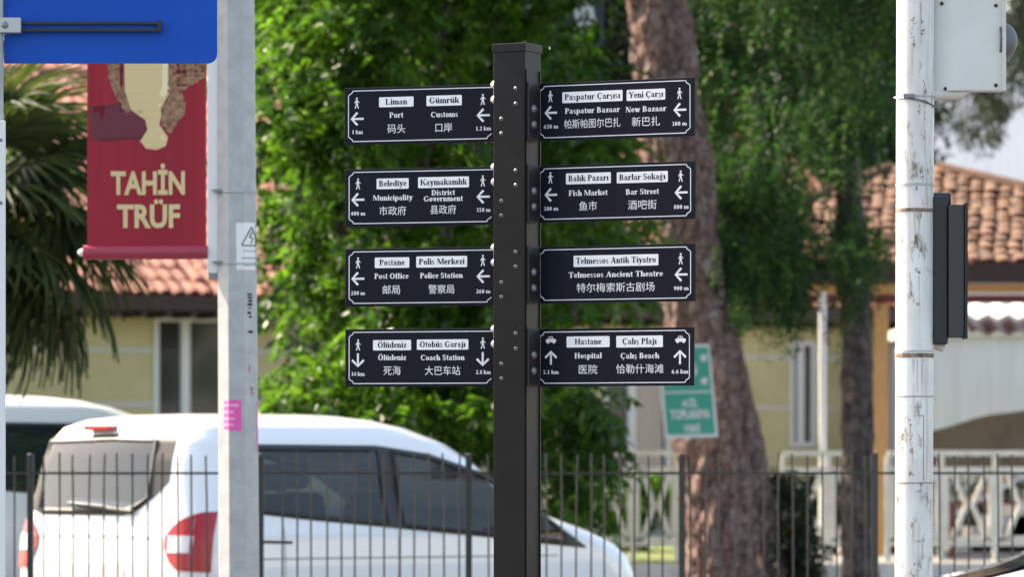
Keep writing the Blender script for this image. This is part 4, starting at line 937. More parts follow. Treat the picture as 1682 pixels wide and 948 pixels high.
t = thing('red_rail', 'dark red horizontal rail on short posts behind the right railing', 'rail', (at(1530, 0, 49).x, 49, .34))
zr_ = at(0, 827, 49).z-.34
MB().box(0, 2.6, -.02, .02, zr_-.02, zr_+.02).build('rail', M['redtrim'], t)
for i in range(3): MB().box(.2+i*1.1, .25+i*1.1, -.02, .02, 0, zr_-.021).build('post', M['redtrim'], t)
# ------------------------------------------------------------------ signal pole and signals
Y = 16.2; k = Y/FPX
sb = at(1499.5, HY, Y); sb.z = 0
t = thing('signal_pole', 'round white traffic signal pole with rust streaks and metal straps', 'pole', sb)
zt = at(0, -60, Y).z; xt = at(1504, 0, Y).x-sb.x
def pp(y): z = at(0, y, Y).z; return Vector((xt*z/zt, 0, z))
def tubez(y0, y1, r, m_, name, parent=t, n=32):
    MB().tube([pp(y1), pp(y0)], r*k, n).build(name, m_, parent, smooth=True)
MB().tube([(0, 0, 0), (xt*.33, 0, zt*.33), (xt*.66, 0, zt*.66), (xt, 0, zt)], 31*k, 40).build('shaft', M['pole'], t, smooth=True)
for y0, y1, mm in ((302, 306, 'galv'), (343, 349, 'rust'), (576, 579, 'alu'), (581, 588, 'rust'), (651, 652.4, 'bolt_dark'), (793, 794.5, 'rust'), (158, 161, 'galv')):
    tubez(y0, y1, 31.9, M[mm], 'strap')
m = MB(); c = pp(163); m.tube([c+Vector((-.078, -.02, .004)), c+Vector((-.03, -.071, 0)), c+Vector((.03, -.070, -.012)), c+Vector((.072, -.02, -.03))], .004, 6); m.build('strap_wire', M['bolt_dark'], t)
m = MB(); c = pp(160)+Vector((-.03, -.072, .001)); m.obox(c, (1, 0, 0), (0, 1, 0), (0, 0, 1), .02, .008, .007); m.build('buckle', M['bolt_dark'], t)
def cyl_pt(ax, y, r=31.4): a = math.radians(ax); c = pp(y); return Vector((c.x+r*k*math.sin(a), -r*k*math.cos(a), c.z))
m = MB()
for (a, b) in (((0, 683), (24, 683)), ((24, 683), (24, 790)), ((0, 808), (22, 806)), ((0, 889), (20, 889))):
    for i in range(6):
        A = cyl_pt(a[0]+(b[0]-a[0])*i/6, a[1]+(b[1]-a[1])*i/6); B = cyl_pt(a[0]+(b[0]-a[0])*(i+1)/6, a[1]+(b[1]-a[1])*(i+1)/6); m.tube([A, B], .0012, 5)
m.build('access_door_gap', M['bolt_dark'], t)
# rust flakes
def flakes():
    m = MB(); spots = [(-18, 692, 5, 8), (-14, 720, 6, 14), (-14, 742, 4, 8), (-16, 779, 4, 4), (16, 796, 5, 5), (-3, 852, 6, 6), (-12, 862, 4, 4), (24, 885, 3, 7), (4, 930, 12, 10), (-10, 945, 8, 8),
                       (-16, 60, 5, 12), (-10, 75, 4, 8), (14, 45, 4, 16), (20, 55, 3, 10), (22, 140, 5, 14), (24, 200, 6, 30), (22, 280, 7, 12), (6, 180, 4, 10), (-12, 35, 4, 5), (10, 285, 5, 8), (8, 450, 4, 8), (2, 445, 3, 5), (5, 500, 4, 5), (-2, 310, 4, 4)]
    for ax, y, w_, h_ in spots:
        for _ in range(9):
            a = ax+random.gauss(0, w_*.7); yy = y+random.gauss(0, h_*.5); ra, rh = random.uniform(.6, 1.5), random.uniform(.7, 1.9); n_ = 7; c = [cyl_pt(a+ra*1.4*random.uniform(.6, 1.2)*math.cos(2*math.pi*i/n_), yy+rh*random.uniform(.6, 1.2)*math.sin(2*math.pi*i/n_), 31.35+.02*(_ % 3)) for i in range(n_)]
            m.add(c, [tuple(range(n_))])
    return m
m = MB()
for ax, y, ln in ((-16, 700, 40), (-12, 735, 30), (15, 800, 26), (24, 890, 40), (-14, 72, 50), (22, 150, 60), (25, 215, 70), (20, 285, 18), (7, 456, 50), (-5, 350, 30), (9, 350, 44), (3, 590, 50), (-9, 590, 36), (16, 590, 60), (12, 5, 70), (-8, 860, 60), (5, 935, 20)):
    for _ in range(3):
        a = ax+random.gauss(0, 2.5); l2 = ln*random.uniform(.5, 1.2); w_ = random.uniform(.5, 1.4)
        m.add([cyl_pt(a-w_, y, 31.30), cyl_pt(a+w_, y, 31.30), cyl_pt(a+w_*.3, y+l2, 31.30), cyl_pt(a-w_*.3, y+l2, 31.30)], [(0, 1, 2, 3)])
m.build('rust_runs', mat('rust run stain', (.50, .42, .33), .6, col2=(.60, .55, .48), nscale=30), t)['kind'] = 'stuff'
flakes().build('rust_patches', M['rust'], t)['kind'] = 'stuff'
# light grey signal seen from behind
o = at(1590, 60, Y)
s1 = thing('traffic_signal', 'light grey traffic signal housing seen from behind at the pole top', 'traffic signal', o)
def lb(x0, x1, y0, y1, d0, d1): 
    a = at(x0, y0, Y)-o; b = at(x1, y1, Y)-o; return MB().box(a.x, b.x, d0, d1, b.z, a.z)
q = [(-56, 0), (-24, -.035/k), (58, -.035/k), (58, .04/k), (-56, .04/k)]
m = MB(); A = (at(0, 150, Y)-o).z; B = (at(0, -60, Y)-o).z
m.add([(x*k, y*k, A) for x, y in q]+[(x*k, y*k, B) for x, y in q], [(4, 3, 2, 1, 0), (5, 6, 7, 8, 9)]+[(i, (i+1) % 5, (i+1) % 5+5, i+5) for i in range(5)])
m.build('housing', M['sigback'], s1, bevel=.004)
lb(1644, 1650, -60, 150, -.052, -.036).build('edge_trim', M['offwhite'], s1)
for x, y in ((1546, 6), (1634, 10), (1634, 141), (1552, 146)):
    c = at(x, y, Y)-o; MB().dome((c.x, -.037 if x > 1560 else -.02, c.z), (0, -1, 0), 3.2*k, .004).build('screw', M['black'], s1, smooth=True)
m = MB(); c = at(1640, 66, Y)-o; m.dome((c.x, .02, c.z), (1, 0, 0), 33*k, .072, 24, 8); m.build('lamp_visor', mat('grey visor', (.12, .12, .13), .5), s1, smooth=True)
m = MB(); a = at(1536, 156, Y)-o; b_ = at(1598, 150, Y)-o; m.tube([(a.x-.01, .0, a.z), (a.x+.09, 0, a.z+.002), (b_.x, 0, b_.z+.02)], [9*k, 9*k, 6*k], 16); m.build('bracket_elbow', M['cream'] if False else M['offwhite'], s1, smooth=True)
o = at(1560, 440, Y)
s2 = thing('traffic_signal', 'black traffic signal housing mounted on the right side of the rusty pole', 'traffic signal', o)
lb(1532, 1556, 322, 566, -.03, .09).build('housing', mat('black signal casing', (.016, .017, .019), .5), s2, bevel=.006)
lb(1556.5, 1582, 337, 555, -.05, .06).build('door', mat('dark grey signal door', (.035, .035, .037), .55), s2, bevel=.004)
lb(1582.5, 1587, 335, 557, -.056, .07).build('door_edge', M['black'], s2)
c = at(1546, 328, Y)-o; MB().tube([(c.x-.03, .02, c.z), (c.x+.035, .02, c.z)], .028, 16).build('top_knuckle', M['black'], s2, smooth=True)
c = at(1546, 566, Y)-o; MB().tube([(c.x-.02, .02, c.z), (c.x+.012, .02, c.z-.012)], .018, 12).build('bottom_knuckle', M['offwhite'], s2, smooth=True)

# ------------------------------------------------------------------ trees
def leaves(name, parent, mat_, C, R, per, ll, lw, droop=.3, flat=1.0, kind='stuff', shell=.0):
    C = np.asarray(C, float); R = np.asarray(R, float); n = len(C)*per; idx = np.repeat(np.arange(len(C)), per)
    d = rng.normal(size=(n, 3)); d /= np.linalg.norm(d, axis=1)[:, None]
    rad = rng.random(n)**(.45 if shell == 0 else .2); P = C[idx]+d*(rad*R[idx])[:, None]*np.array([1, 1, flat])
    ax = d*.6+rng.normal(size=(n, 3))*.55+np.array([0, 0, -droop]); ax /= np.linalg.norm(ax, axis=1)[:, None]
    up = rng.normal(size=(n, 3))*.6+np.array([0, 0, 1.0]); sd = np.cross(ax, up); sd /= (np.linalg.norm(sd, axis=1)[:, None]+1e-9); nn = np.cross(sd, ax)
    L = (ll*(.6+.8*rng.random(n)))[:, None]; W = (lw*(.7+.6*rng.random(n)))[:, None]
    v = np.stack([P, P+ax*L*.42+sd*W*.5+nn*W*.15, P+ax*L-nn*L*.12, P+ax*L*.42-sd*W*.5+nn*W*.15], 1).reshape(-1, 3)
    base = np.arange(n)*4; f = np.stack([base, base+1, base+2, base, base+2, base+3], 1).reshape(-1)
    me = bpy.data.meshes.new(name); me.vertices.add(len(v)); me.vertices.foreach_set('co', v.ravel().astype(np.float32))
    me.loops.add(len(f)); me.loops.foreach_set('vertex_index', f.astype(np.int32)); me.polygons.add(2*n)
    me.polygons.foreach_set('loop_start', (np.arange(2*n)*3).astype(np.int32)); me.update(calc_edges=True)
    ct = (rng.random(len(C))**1.6)[idx]*.6+rng.random(n)**1.5*.4; at_ = me.attributes.new('tint', 'FLOAT', 'POINT'); at_.data.foreach_set('value', np.repeat(ct, 4).astype(np.float32))
    me.materials.append(mat_); o = bpy.data.objects.new(name, me); link(o, parent)
    if kind: o['kind'] = kind
    return o
def strands(name, parent, mat_, S, Lm, ll, lw, kind='stuff'):   # hanging feathery sprays: S start points
    S = np.asarray(S, float); n = len(S); k = 15; Ls = Lm*(.5+rng.random(n)); ang = rng.random(n)*2*math.pi; out = .25+.5*rng.random(n)
    P = []; AX = []; idx = []
    for j in range(k):
        t = (j+1)/k; x = Ls*t*out*(1-.4*t); z = -Ls*(t**1.5)*.9
        c = S+np.stack([x*np.cos(ang), x*np.sin(ang), z], 1)
        for s in (-1, 1):
            a = np.stack([-np.sin(ang)*s, np.cos(ang)*s, np.full(n, -.7)], 1)+rng.normal(size=(n, 3))*.35
            P.append(c); AX.append(a/np.linalg.norm(a, axis=1)[:, None]); idx.append(np.arange(n))
    P = np.concatenate(P); AX = np.concatenate(AX); idx = np.concatenate(idx); n2 = len(P)
    up = rng.normal(size=(n2, 3)); sd = np.cross(AX, up); sd /= np.linalg.norm(sd, axis=1)[:, None]
    L = (ll*(.6+.7*rng.random(n2)))[:, None]; W = (lw*(.7+.6*rng.random(n2)))[:, None]
    v = np.stack([P, P+AX*L*.5+sd*W*.5, P+AX*L, P+AX*L*.5-sd*W*.5], 1).reshape(-1, 3); f = np.arange(n2*4).reshape(-1, 4)
    me = bpy.data.meshes.new(name); me.from_pydata(v.tolist(), [], f.tolist())
    at_ = me.attributes.new('tint', 'FLOAT', 'POINT'); ct = ((rng.random(n)**2.5)[idx]*.75+rng.random(n2)*.25); at_.data.foreach_set('value', np.repeat(ct, 4).astype(np.float32))
    me.materials.append(mat_); o = bpy.data.objects.new(name, me); link(o, parent); o['kind'] = kind
    return o
def sprays(name, parent, mat_, C, Rr, ns, Lm, nl, ll, lw, up_=.35, kind='stuff'):   # twigs with leaves in pairs
    C = np.asarray(C, float); Rr = np.asarray(Rr, float); n = len(C)*ns; ci = np.repeat(np.arange(len(C)), ns)
    d = rng.normal(size=(n, 3)); d[:, 2] += up_; d /= np.linalg.norm(d, axis=1)[:, None]; S = C[ci]+d*(Rr[ci]*rng.random(n)**.5)[:, None]*.7
    Ls = Lm*(.5+rng.random(n)); P = []; A = []; idx = []; side = np.cross(d, rng.normal(size=(n, 3))*.4+np.array([0, 0, 1.])); side /= np.linalg.norm(side, axis=1)[:, None]
    for j in range(nl):
        t = (j+1)/nl; p = S+d*(Ls*t)[:, None]+np.array([0, 0, -1.])*(Ls*.45*t*t)[:, None]
        for sg in (-1, 1):
            a = d*.55+side*sg*.8+np.array([0, 0, -.35])+rng.normal(size=(n, 3))*.28; P.append(p); A.append(a/np.linalg.norm(a, axis=1)[:, None]); idx.append(np.arange(n))
    P = np.concatenate(P); A = np.concatenate(A); idx = np.concatenate(idx); m_ = len(P)
    sd = np.cross(A, rng.normal(size=(m_, 3))*.45+np.array([0, 0, 1.])); sd /= np.linalg.norm(sd, axis=1)[:, None]; nn = np.cross(sd, A)
    L = (ll*(.6+.7*rng.random(m_)))[:, None]; W = (lw*(.7+.6*rng.random(m_)))[:, None]
    v = np.stack([P, P+A*L*.4+sd*W*.5+nn*W*.15, P+A*L-nn*L*.1, P+A*L*.4-sd*W*.5+nn*W*.15], 1).reshape(-1, 3); b4 = np.arange(m_)*4
    f = np.stack([b4, b4+1, b4+2, b4, b4+2, b4+3], 1).reshape(-1)
    me = bpy.data.meshes.new(name); me.vertices.add(len(v)); me.vertices.foreach_set('co', v.ravel().astype(np.float32)); me.loops.add(len(f)); me.loops.foreach_set('vertex_index', f.astype(np.int32))
    me.polygons.add(2*m_); me.polygons.foreach_set('loop_start', (np.arange(2*m_)*3).astype(np.int32)); me.update(calc_edges=True)
    ct = (rng.random(len(C))**1.7)[ci[idx]]*.4+(rng.random(n)**1.5)[idx]*.4+rng.random(m_)*.2
    at_ = me.attributes.new('tint', 'FLOAT', 'POINT'); at_.data.foreach_set('value', np.repeat(ct, 4).astype(np.float32)); me.materials.append(mat_); o = bpy.data.objects.new(name, me); link(o, parent); o['kind'] = kind
    return o
def trunk(name, parent, pts, rad, mat_, n=40, rough=.08, sub=24, o=Vector((0, 0, 0))):
    P = []; R = []
    for i in range(len(pts)-1):
        for s in range(sub):
            f = s/sub; P.append(Vector(pts[i]).lerp(Vector(pts[i+1]), f)); R.append(rad[i]+(rad[i+1]-rad[i])*f)
    P.append(Vector(pts[-1])); R.append(rad[-1])
    from mathutils import noise
    V = []
    for p, r in zip(P, R):
        for k in range(n):
            a = 2*math.pi*k/n; d = Vector((math.cos(a), math.sin(a), 0)); q = p+d*r
            h = noise.fractal(Vector((q.x*9, q.y*9, q.z*3.2)), 1, 2, 4)*rough*r*2; V.append(q+d*h-o)
    F = [(i*n+k, i*n+(k+1) % n, (i+1)*n+(k+1) % n, (i+1)*n+k) for i in range(len(P)-1) for k in range(n)]
    return MB().add(V, F).build(name, mat_, parent, smooth=True)
def region(n, poly, Y0, Y1):    # random points whose view column falls inside an outline, spread in depth
    out = []; xs = [p[0] for p in poly]; ys = [p[1] for p in poly]
    while len(out) < n:
        x, y = random.uniform(min(xs), max(xs)), random.uniform(min(ys), max(ys)); c = False; j = len(poly)-1
        for i in range(len(poly)):
            if (poly[i][1] > y) != (poly[j][1] > y) and x < (poly[j][0]-poly[i][0])*(y-poly[i][1])/(poly[j][1]-poly[i][1])+poly[i][0]: c = not c
            j = i
        if c: out.append(tuple(at(x, y, random.uniform(Y0, Y1))))
    return out
def tree(name, label, px, Y, z0=.3):
    b = at(px, HY, Y); b.z = z0; return thing(name, label, 'tree', b)
# A: broadleaf in the middle
tA = tree('broadleaf_tree', 'dense bright green broadleaf tree behind the signpost and the van', 700, 37)
oA = tA.location
def shift(P, o): return [(p[0]-o.x, p[1]-o.y, p[2]-o.z) for p in P]
main = [(428, -420), (1000, -420), (1000, 120), (1020, 250), (1045, 400), (1030, 470), (960, 500), (900, 560), (860, 640), (760, 690), (640, 700), (560, 640), (500, 560), (455, 470), (470, 380), (430, 300), (445, 200), (425, 120)]
def clear(P): # keep the view of the shop sign open
    return [p for p in P if not (900 < HX+p[0]/p[1]*FPX < 1020 and -60 < HY-(p[2]-EYE)/p[1]*FPX < 115 and p[1] < 39.9)]
P1 = clear(region(205, main, 35, 39.5))
sprays('crown', tA, M['leafA'], shift(P1, oA), [random.uniform(.16, .42) for _ in P1], 16, .38, 10, .12, .064)
low = [(440, 640), (520, 600), (620, 610), (800, 640), (800, 780), (740, 720), (640, 700), (520, 665), (450, 672)]
P2 = region(34, low, 34.5, 36.5)
sprays('low_foliage', tA, M['leafA'], shift(P2, oA), [random.uniform(.14, .26) for _ in P2], 12, .3, 9, .105, .052, 0)
brr = [(870, 560), (960, 580), (985, 680), (1000, 740), (985, 860), (960, 870), (890, 830), (850, 700)]
P3 = region(40, brr, 34, 36.5)
sprays('side_foliage', tA, M['leafA'], shift(P3, oA), [random.uniform(.08, .16) for _ in P3], 8, .26, 9, .10, .045, -.4)
tE = tree('gap_shade_tree', 'dark foliage added behind the broadleaf tree, standing in for shade in its gaps', 760, 47); oE = tE.location  # added tree; its dark leaf colour stands in for shade inside the crown
PE = clear(region(190, [(480, -420), (1040, -420), (1040, 440), (1000, 500), (900, 560), (840, 760), (640, 760), (560, 640), (500, 560), (480, 400)], 44, 49))
leaves('crown', tE, M['leafD'], shift(PE, oE), [random.uniform(.3, .55) for _ in PE], 190, .13, .07, .3)
trunk('trunk', tE, [at(760, 960, 47), at(765, 500, 47), at(760, 0, 47)], [.2, .16, .1], M['darkbark'], 16, .1, 10, oE)
trunk('trunk', tA, [at(640, 900, 37), at(635, 640, 37), at(650, 400, 37), at(640, 100, 37)], [.17, .14, .12, .09], M['darkbark'], 20, .08, 10, oA)
for a, b, c in (((640, 560), (720, 420), (800, 200)), ((640, 500), (560, 380), (480, 200)), ((650, 420), (700, 250), (740, -50)), ((640, 620), (760, 560), (930, 520))):
    trunk('branch', tA, [at(*a, 37), at(*b, 36.6), at(*c, 36.2)], [.08, .05, .02], M['darkbark'], 12, .08, 8, oA)
# B: big pine
tB = tree('pine_tree', 'tall pine with thick pinkish flaking trunk and green sign fixed to it', 1190, 41); oB = tB.location
Yp = 41; kp = Yp/FPX
trunk('trunk', tB, [at(1186, 1040, Yp), at(1186, 940, Yp), at(1182, 850, Yp), at(1160, 700, Yp), at(1143, 520, Yp), at(1130, 380, Yp), at(1113, 250, Yp), at(1093, 120, Yp), at(1082, 0, Yp), at(1070, -250, Yp), at(1090, -700, Yp)],
      [70*kp, 60*kp, 58*kp, 54*kp, 50*kp, 50*kp, 51*kp, 50*kp, 52*kp, 48*kp, 30*kp], M['pinebark'], 80, .11, 34, oB)
trunk('side_trunk', tB, [at(1280, 1040, Yp+.5), at(1266, 940, Yp+.5), at(1248, 850, Yp+.5), at(1225, 720, Yp+.5), at(1196, 570, Yp+.3), at(1172, 480, Yp+.1)],
      [34*kp, 31*kp, 29*kp, 27*kp, 22*kp, 14*kp], M['pinebark'], 44, .09, 24, oB)
trunk('branch', tB, [at(1085, -120, Yp), at(1180, -260, Yp-.5), at(1320, -330, Yp-1)], [.12, .09, .05], M['pinebark'], 16, .1, 10, oB)
trunk('branch', tB, [at(1075, -160, Yp), at(980, -300, Yp+.5), at(860, -380, Yp+1)], [.12, .09, .05], M['pinebark'], 16, .1, 10, oB)
PB = region(60, [(800, -330), (1460, -330), (1400, -560), (900, -560)], 39, 43)
leaves('crown', tB, M['leafD'], shift(PB, oB), [random.uniform(.3, .5) for _ in PB], 220, .11, .014, .2, .7)
# green assembly point sign
Yg = Yp-.33-.35; kg = Yg/FPX; g0 = at(1131, 643, Yg)
gs = thing('assembly_point_sign', 'tilted green sign with white border and lettering fixed to the pine trunk', 'sign', g0, 0)
ta = math.radians(4.5); gu = Vector((math.cos(ta*.3), 0, math.sin(ta*.3))); gv = Vector((-math.sin(ta), 0, math.cos(ta))); gn = Vector((0, -1, 0))
W2, H2 = 42*kg, 77*kg
MB().prism([(-W2-3*kg, -H2), (W2+1*kg, -H2), (W2-2*kg, H2), (-W2-3*kg, H2)], (0, 0, 0), gu, gv, gn, 0, .012).build('white_backing', M['white'], gs)
m = MB(); m.prism([(-W2+1.5*kg, -H2+6*kg), (W2-4*kg, -H2+6*kg), (W2-5*kg, H2-5*kg), (-W2+1.5*kg, H2-5*kg)], (0, 0, 0), gu, gv, gn, .0125, .014); m.build('green_face', M['green'], gs)
m = MB()
for s, y, wd in (('ACİL', -18, 27), ('TOPLANMA', -38, 66), ('YERİ', -60, 28)): sans(m, s, 0, y*kg, wd*kg, 16*kg, (0, 0, 0), gu, gv, gn, .0165, .045)
m.flat([(-W2+2*kg, -3.0*kg), (W2-5*kg, -3.0*kg), (W2-5*kg, 0), (-W2+2*kg, 0)], (0, 0, 0), gu, gv, gn, .0165)
for cx, cy, r_ in ((29, 54, 6), (27, 16, 6), (-29, 54, 6), (-29, 16, 6)): m.flat([(cx*kg+r_*kg*sx, cy*kg+r_*kg*sy) for sx, sy in ((-1, -.6), (.6, -1), (1, 1), (-.8, .8))], (0, 0, 0), gu, gv, gn, .0165)
for cx, cy in ((-12, 36), (0, 42), (12, 36), (-6, 28), (6, 28)):
    m.flat([(cx*kg+3.2*kg*math.cos(i*.785), cy*kg+8*kg+3.2*kg*math.sin(i*.785)) for i in range(8)], (0, 0, 0), gu, gv, gn, .0165)
    m.flat([(cx*kg-4*kg, cy*kg-9*kg), (cx*kg+4*kg, cy*kg-9*kg), (cx*kg+4.5*kg, cy*kg+4*kg), (cx*kg-4.5*kg, cy*kg+4*kg)], (0, 0, 0), gu, gv, gn, .0169+.0002*(cx > 0)+.0004*(abs(cx) == 6))
m.build('lettering', M['white'], gs)
# C: dark tree with hanging feathery sprays
tC = tree('weeping_tree', 'dark tree with hanging feathery green sprays left of the signal pole', 1408, 44); oC = tC.location; kc = 44/FPX
trunk('trunk', tC, [at(1412, 1000, 44), at(1409, 740, 44), at(1407, 560, 44), at(1400, 420, 44), at(1392, 250, 44), at(1392, 100, 44), at(1395, -100, 44), at(1400, -400, 44)], [32*kc, 26*kc, 25*kc, 24*kc, 20*kc, 20*kc, 20*kc, 14*kc], M['darkbark'], 30, .1, 16, oC)
for a, b, c in (((1395, 200), (1300, 90), (1180, 60)), ((1392, 50), (1470, -40), (1600, -60)), ((1398, 380), (1310, 350), (1220, 420)), ((1395, 0), (1300, -150), (1180, -260)), ((1392, 120), (1450, 60), (1500, 90))):
    trunk('branch', tC, [at(*a, 44), at(*b, 43.3), at(*c, 42.6)], [.08, .05, .02], M['darkbark'], 12, .1, 8, oC)
def clumped(P, n, r): return [(p[0]+random.gauss(0, r), p[1]+random.gauss(0, r), p[2]+random.gauss(0, r*.8)) for p in P for _ in range(n)]
SC = clumped(region(112, [(1130, -330), (1600, -330), (1560, 20), (1470, 90), (1465, 170), (1390, 200), (1340, 200), (1320, 250), (1290, 320), (1240, 380), (1180, 370), (1160, 240), (1145, 100)], 41, 46), 19, .13)
strands('crown', tC, M['leafC'], shift(SC, oC), .62, .085, .024)
S2 = clumped(region(26, [(1180, 380), (1320, 330), (1400, 310), (1440, 360), (1430, 470), (1330, 470), (1200, 500)], 41, 44), 12, .1)
strands('low_sprays', tC, M['leafC'], shift(S2, oC), .42, .08, .022)
SD = clumped(region(42, [(1150, 250), (1290, 230), (1320, 320), (1290, 420), (1180, 440)], 41, 44), 16, .13)
strands('side_sprays', tC, M['leafC'], shift(SD, oC), .5, .085, .024)
PC = region(70, [(1130, -250), (1480, -250), (1470, 150), (1330, 180), (1300, 300), (1190, 380), (1150, 200)], 43.5, 47)
sprays('inner_foliage', tC, M['leafC'], shift(PC, oC), [random.uniform(.2, .35) for _ in PC], 10, .35, 10, .09, .028, -.2)
# D: conifer behind at the right
tD = tree('conifer', 'dark conifer with sparse hanging branches at the upper right corner', 1760, 62); oD = tD.location
trunk('trunk', tD, [at(1760, 780, 62), at(1760, 200, 62), at(1760, -300, 62)], [.2, .16, .1], M['darkbark'], 16, .1, 8, oD)
PD = region(60, [(1560, -200), (1800, -200), (1800, 190), (1690, 150), (1640, 140), (1600, 60)], 60, 64)
leaves('crown', tD, M['leafD'], shift(PD, oD), [random.uniform(.25, .5) for _ in PD], 170, .16, .03, .5)
PD = region(26, [(1545, 150), (1640, 130), (1660, 200), (1620, 255), (1570, 210)], 60, 62)
leaves('hanging_foliage', tD, M['leafD'], shift(PD, oD), [random.uniform(.1, .22) for _ in PD], 60, .13, .025, .7)
for a, b in (((1760, 0), (1600, 200)), ((1760, -60), (1620, 60)), ((1760, 100), (1660, 190))): trunk('branch', tD, [at(*a, 62), at(*b, 61.5)], [.06, .015], M['darkbark'], 8, .1, 8, oD)
# shrub at the foot of the pine
sh = thing('shrub', 'dark ivy shrub at the foot of the pine trunk', 'shrub', at(1290, HY, 42)-Vector((0, 0, 1.5))); oS = sh.location
PS = region(34, [(1262, 790), (1300, 790), (1330, 860), (1345, 990), (1262, 990)], 41.3, 43)
leaves('foliage', sh, M['leafD'], shift(PS, oS), [random.uniform(.1, .2) for _ in PS], 160, .06, .04, .3)
trunk('stem', sh, [at(1290, 1000, 42), at(1290, 850, 42)], [.03, .02], M['darkbark'], 8, .1, 4, oS)
for px_, Yb_, lab in ((1575, 55, 'dry brownish hedge behind the red rail at the right'), (965, 52, 'low yellow green hedge behind the left stretch of white railing'), (1370, 51, 'dark low foliage added behind the white railing, standing in for the pavilion shade')):  # the last one is added: dark leaves in place of shade under the pavilion
    hb = thing('hedge', lab, 'hedge', (at(px_, 0, Yb_).x, Yb_, .34), 0, 'low hedges behind the railings'); hw = .9 if px_ < 1500 else 1.2
    C = [(random.uniform(-hw, hw), random.uniform(-.3, .3), random.uniform(0, .85)) for _ in range(75)]
    leaves('foliage', hb, {1575: M['dry'], 965: M['leafA'], 1370: M['leafD']}[px_], C, [random.uniform(.12, .2) for _ in C], 110, .07, .04, .1)
    trunk('stem', hb, [Vector((0, 0, 0)), Vector((0, 0, .5))], [.03, .02], M['darkbark'], 8, .1, 4)
wl = thing('reflection_wall', 'pale wall added out of view to the right for reflections in the van glass', 'wall', (22, 18, 0))  # unseen, added so the van windows have a pale band to mirror
MB().box(0, .25, 0, 26, 0, 1.9).build('wall', M['offwhite'], wl); MB().box(-.06, .31, -.05, 26.05, 1.9, 2.0).build('coping', M['paving'], wl)
st_ = thing('reflection_tree', 'dark leafy tree added out of view at the right for reflections in the van glass', 'tree', (26, 30, 0))  # unseen, added as the dark upper part of the window reflections
C = [(random.uniform(-2, 2), random.uniform(-9, 9), random.uniform(2.2, 7)) for _ in range(80)]
leaves('crown', st_, M['leafC'], C, [random.uniform(.5, 1.0) for _ in C], 160, .3, .16, .3); trunk('trunk', st_, [Vector((0, 0, 0)), Vector((0, 0, 5))], [.25, .15], M['darkbark'], 12, .1, 6)
# far tree line that closes the view behind the buildings
def far(n, poly, Y0, Y1, name, label):
    b = at(sum(p[0] for p in poly)/len(poly), HY, Y1); b.z = .34; t = thing(name, label, 'tree', b, 0, 'dark trees beyond the roofs')
    P = region(n, poly, Y0, Y1); leaves('crown', t, M['leafD'], shift(P, b), [random.uniform(.5, .9) for _ in P], 260, .22, .12, .3)
    trunk('trunk', t, [b, b+Vector((0, 0, 5))], [.25, .15], M['darkbark'], 12, .1, 8, b)
far(90, [(-100, -300), (420, -300), (420, 90), (150, 135), (-100, 135)], 76, 80, 'far_tree', 'dark tree mass rising beyond the roof ridge at the left')
far(170, [(455, -400), (1100, -400), (1100, 420), (470, 420)], 70, 75, 'far_tree', 'dark tree mass beyond the roof behind the broadleaf tree')
far(130, [(1100, -400), (1530, -400), (1500, 270), (1320, 320), (1100, 480)], 70, 76, 'far_tree', 'dark tree mass beyond the roof behind the weeping tree')
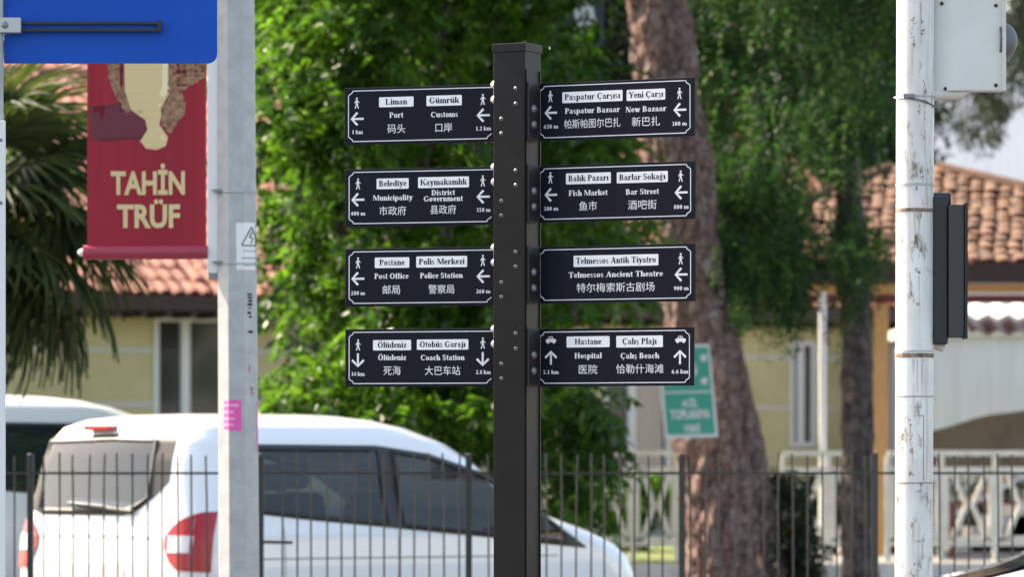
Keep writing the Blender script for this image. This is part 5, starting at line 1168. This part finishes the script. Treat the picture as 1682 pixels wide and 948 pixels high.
# palm at the left
tP = thing('palm_tree', 'fan palm with dark drooping fronds at the left edge in front of the roof', 'palm', at(-70, HY, 33)-Vector((0, 0, 1.3))); oP = tP.location
kq = 33/FPX; cc = at(-70, 320, 33)
trunk('trunk', tP, [Vector((cc.x-.1, cc.y, .3)), Vector((cc.x-.05, cc.y, 1.8)), cc], [.2, .17, .15], M['darkbark'], 20, .1, 14, oP)
def frond_mesh():
    V, F = [], []; T = []
    nb = 30
    for b in range(nb):
        a = math.radians(-115+230*b/(nb-1)); L = random.uniform(.75, .98)*(1-.25*abs(b/(nb-1)-.5)); d = Vector((math.cos(a), math.sin(a), 0)); sd = Vector((-d.y, d.x, 0)); pts = []
        for s in range(7):
            f = s/6; pts.append(Vector((.62, 0, 0))+d*L*f*(1-.12*f*f)+Vector((0, 0, -.62*L*max(0, f-.35)**1.6+random.uniform(-.01, .01))))
        n0 = len(V)
        for s, p in enumerate(pts):
            w_ = .03*(1-(s/6)**1.8)+.003; V += [p-sd*w_+Vector((0, 0, .01)), p+Vector((0, 0, -.006)), p+sd*w_+Vector((0, 0, .01))]; T += [random.random()]*3
        for s in range(6):
            for q in (0, 1): F.append((n0+3*s+q, n0+3*s+q+1, n0+3*s+q+4, n0+3*s+q+3))
    n0 = len(V)
    for s in range(5): f = s/4; V += [(.64*f, -.012, -.02*f), (.64*f, .012, -.02*f), (.64*f, 0, -.03-.02*f)]; T += [.8]*3
    for s in range(4):
        for q in range(3): F.append((n0+3*s+q, n0+3*s+(q+1) % 3, n0+3*s+3+(q+1) % 3, n0+3*s+3+q))
    me = MB().add(V, F).mesh('frond', M['palm']); at_ = me.attributes.new('tint', 'FLOAT', 'POINT'); at_.data.foreach_set('value', T); return me
fms = [frond_mesh() for _ in range(4)]
dirs = [(-5, 62), (-25, 45), (15, 35), (-60, 30), (-30, 18), (5, 8), (-70, 2), (-20, -8), (25, -18), (-45, -25), (-5, -34), (-80, -30), (30, -48), (-30, -52), (0, -62), (-62, -58), (60, 20), (110, 30), (170, 20), (-130, 10), (140, -30), (-110, -40), (-12, -22), (8, -50), (-20, -70), (20, -66), (-8, 20), (-15, -15), (-20, -40), (-10, -46)]
for az_, el in dirs:
    o = bpy.data.objects.new('frond', random.choice(fms)); link(o, tP); o.location = cc-oP
    s_ = random.uniform(.9, 1.1)*1.08; o.scale = (s_, s_, s_)
    d = Vector((math.cos(math.radians(el))*math.cos(math.radians(az_)), math.cos(math.radians(el))*math.sin(math.radians(az_)), math.sin(math.radians(el))))
    X = d; Zz = Vector((0, 0, 1))-X*X.z; Zz.normalize(); Yy = Zz.cross(X); R_ = Matrix((X, Yy, Zz)).transposed(); o.rotation_euler = (R_ @ Matrix.Rotation(random.uniform(-.5, .5), 3, 'X')).to_euler()
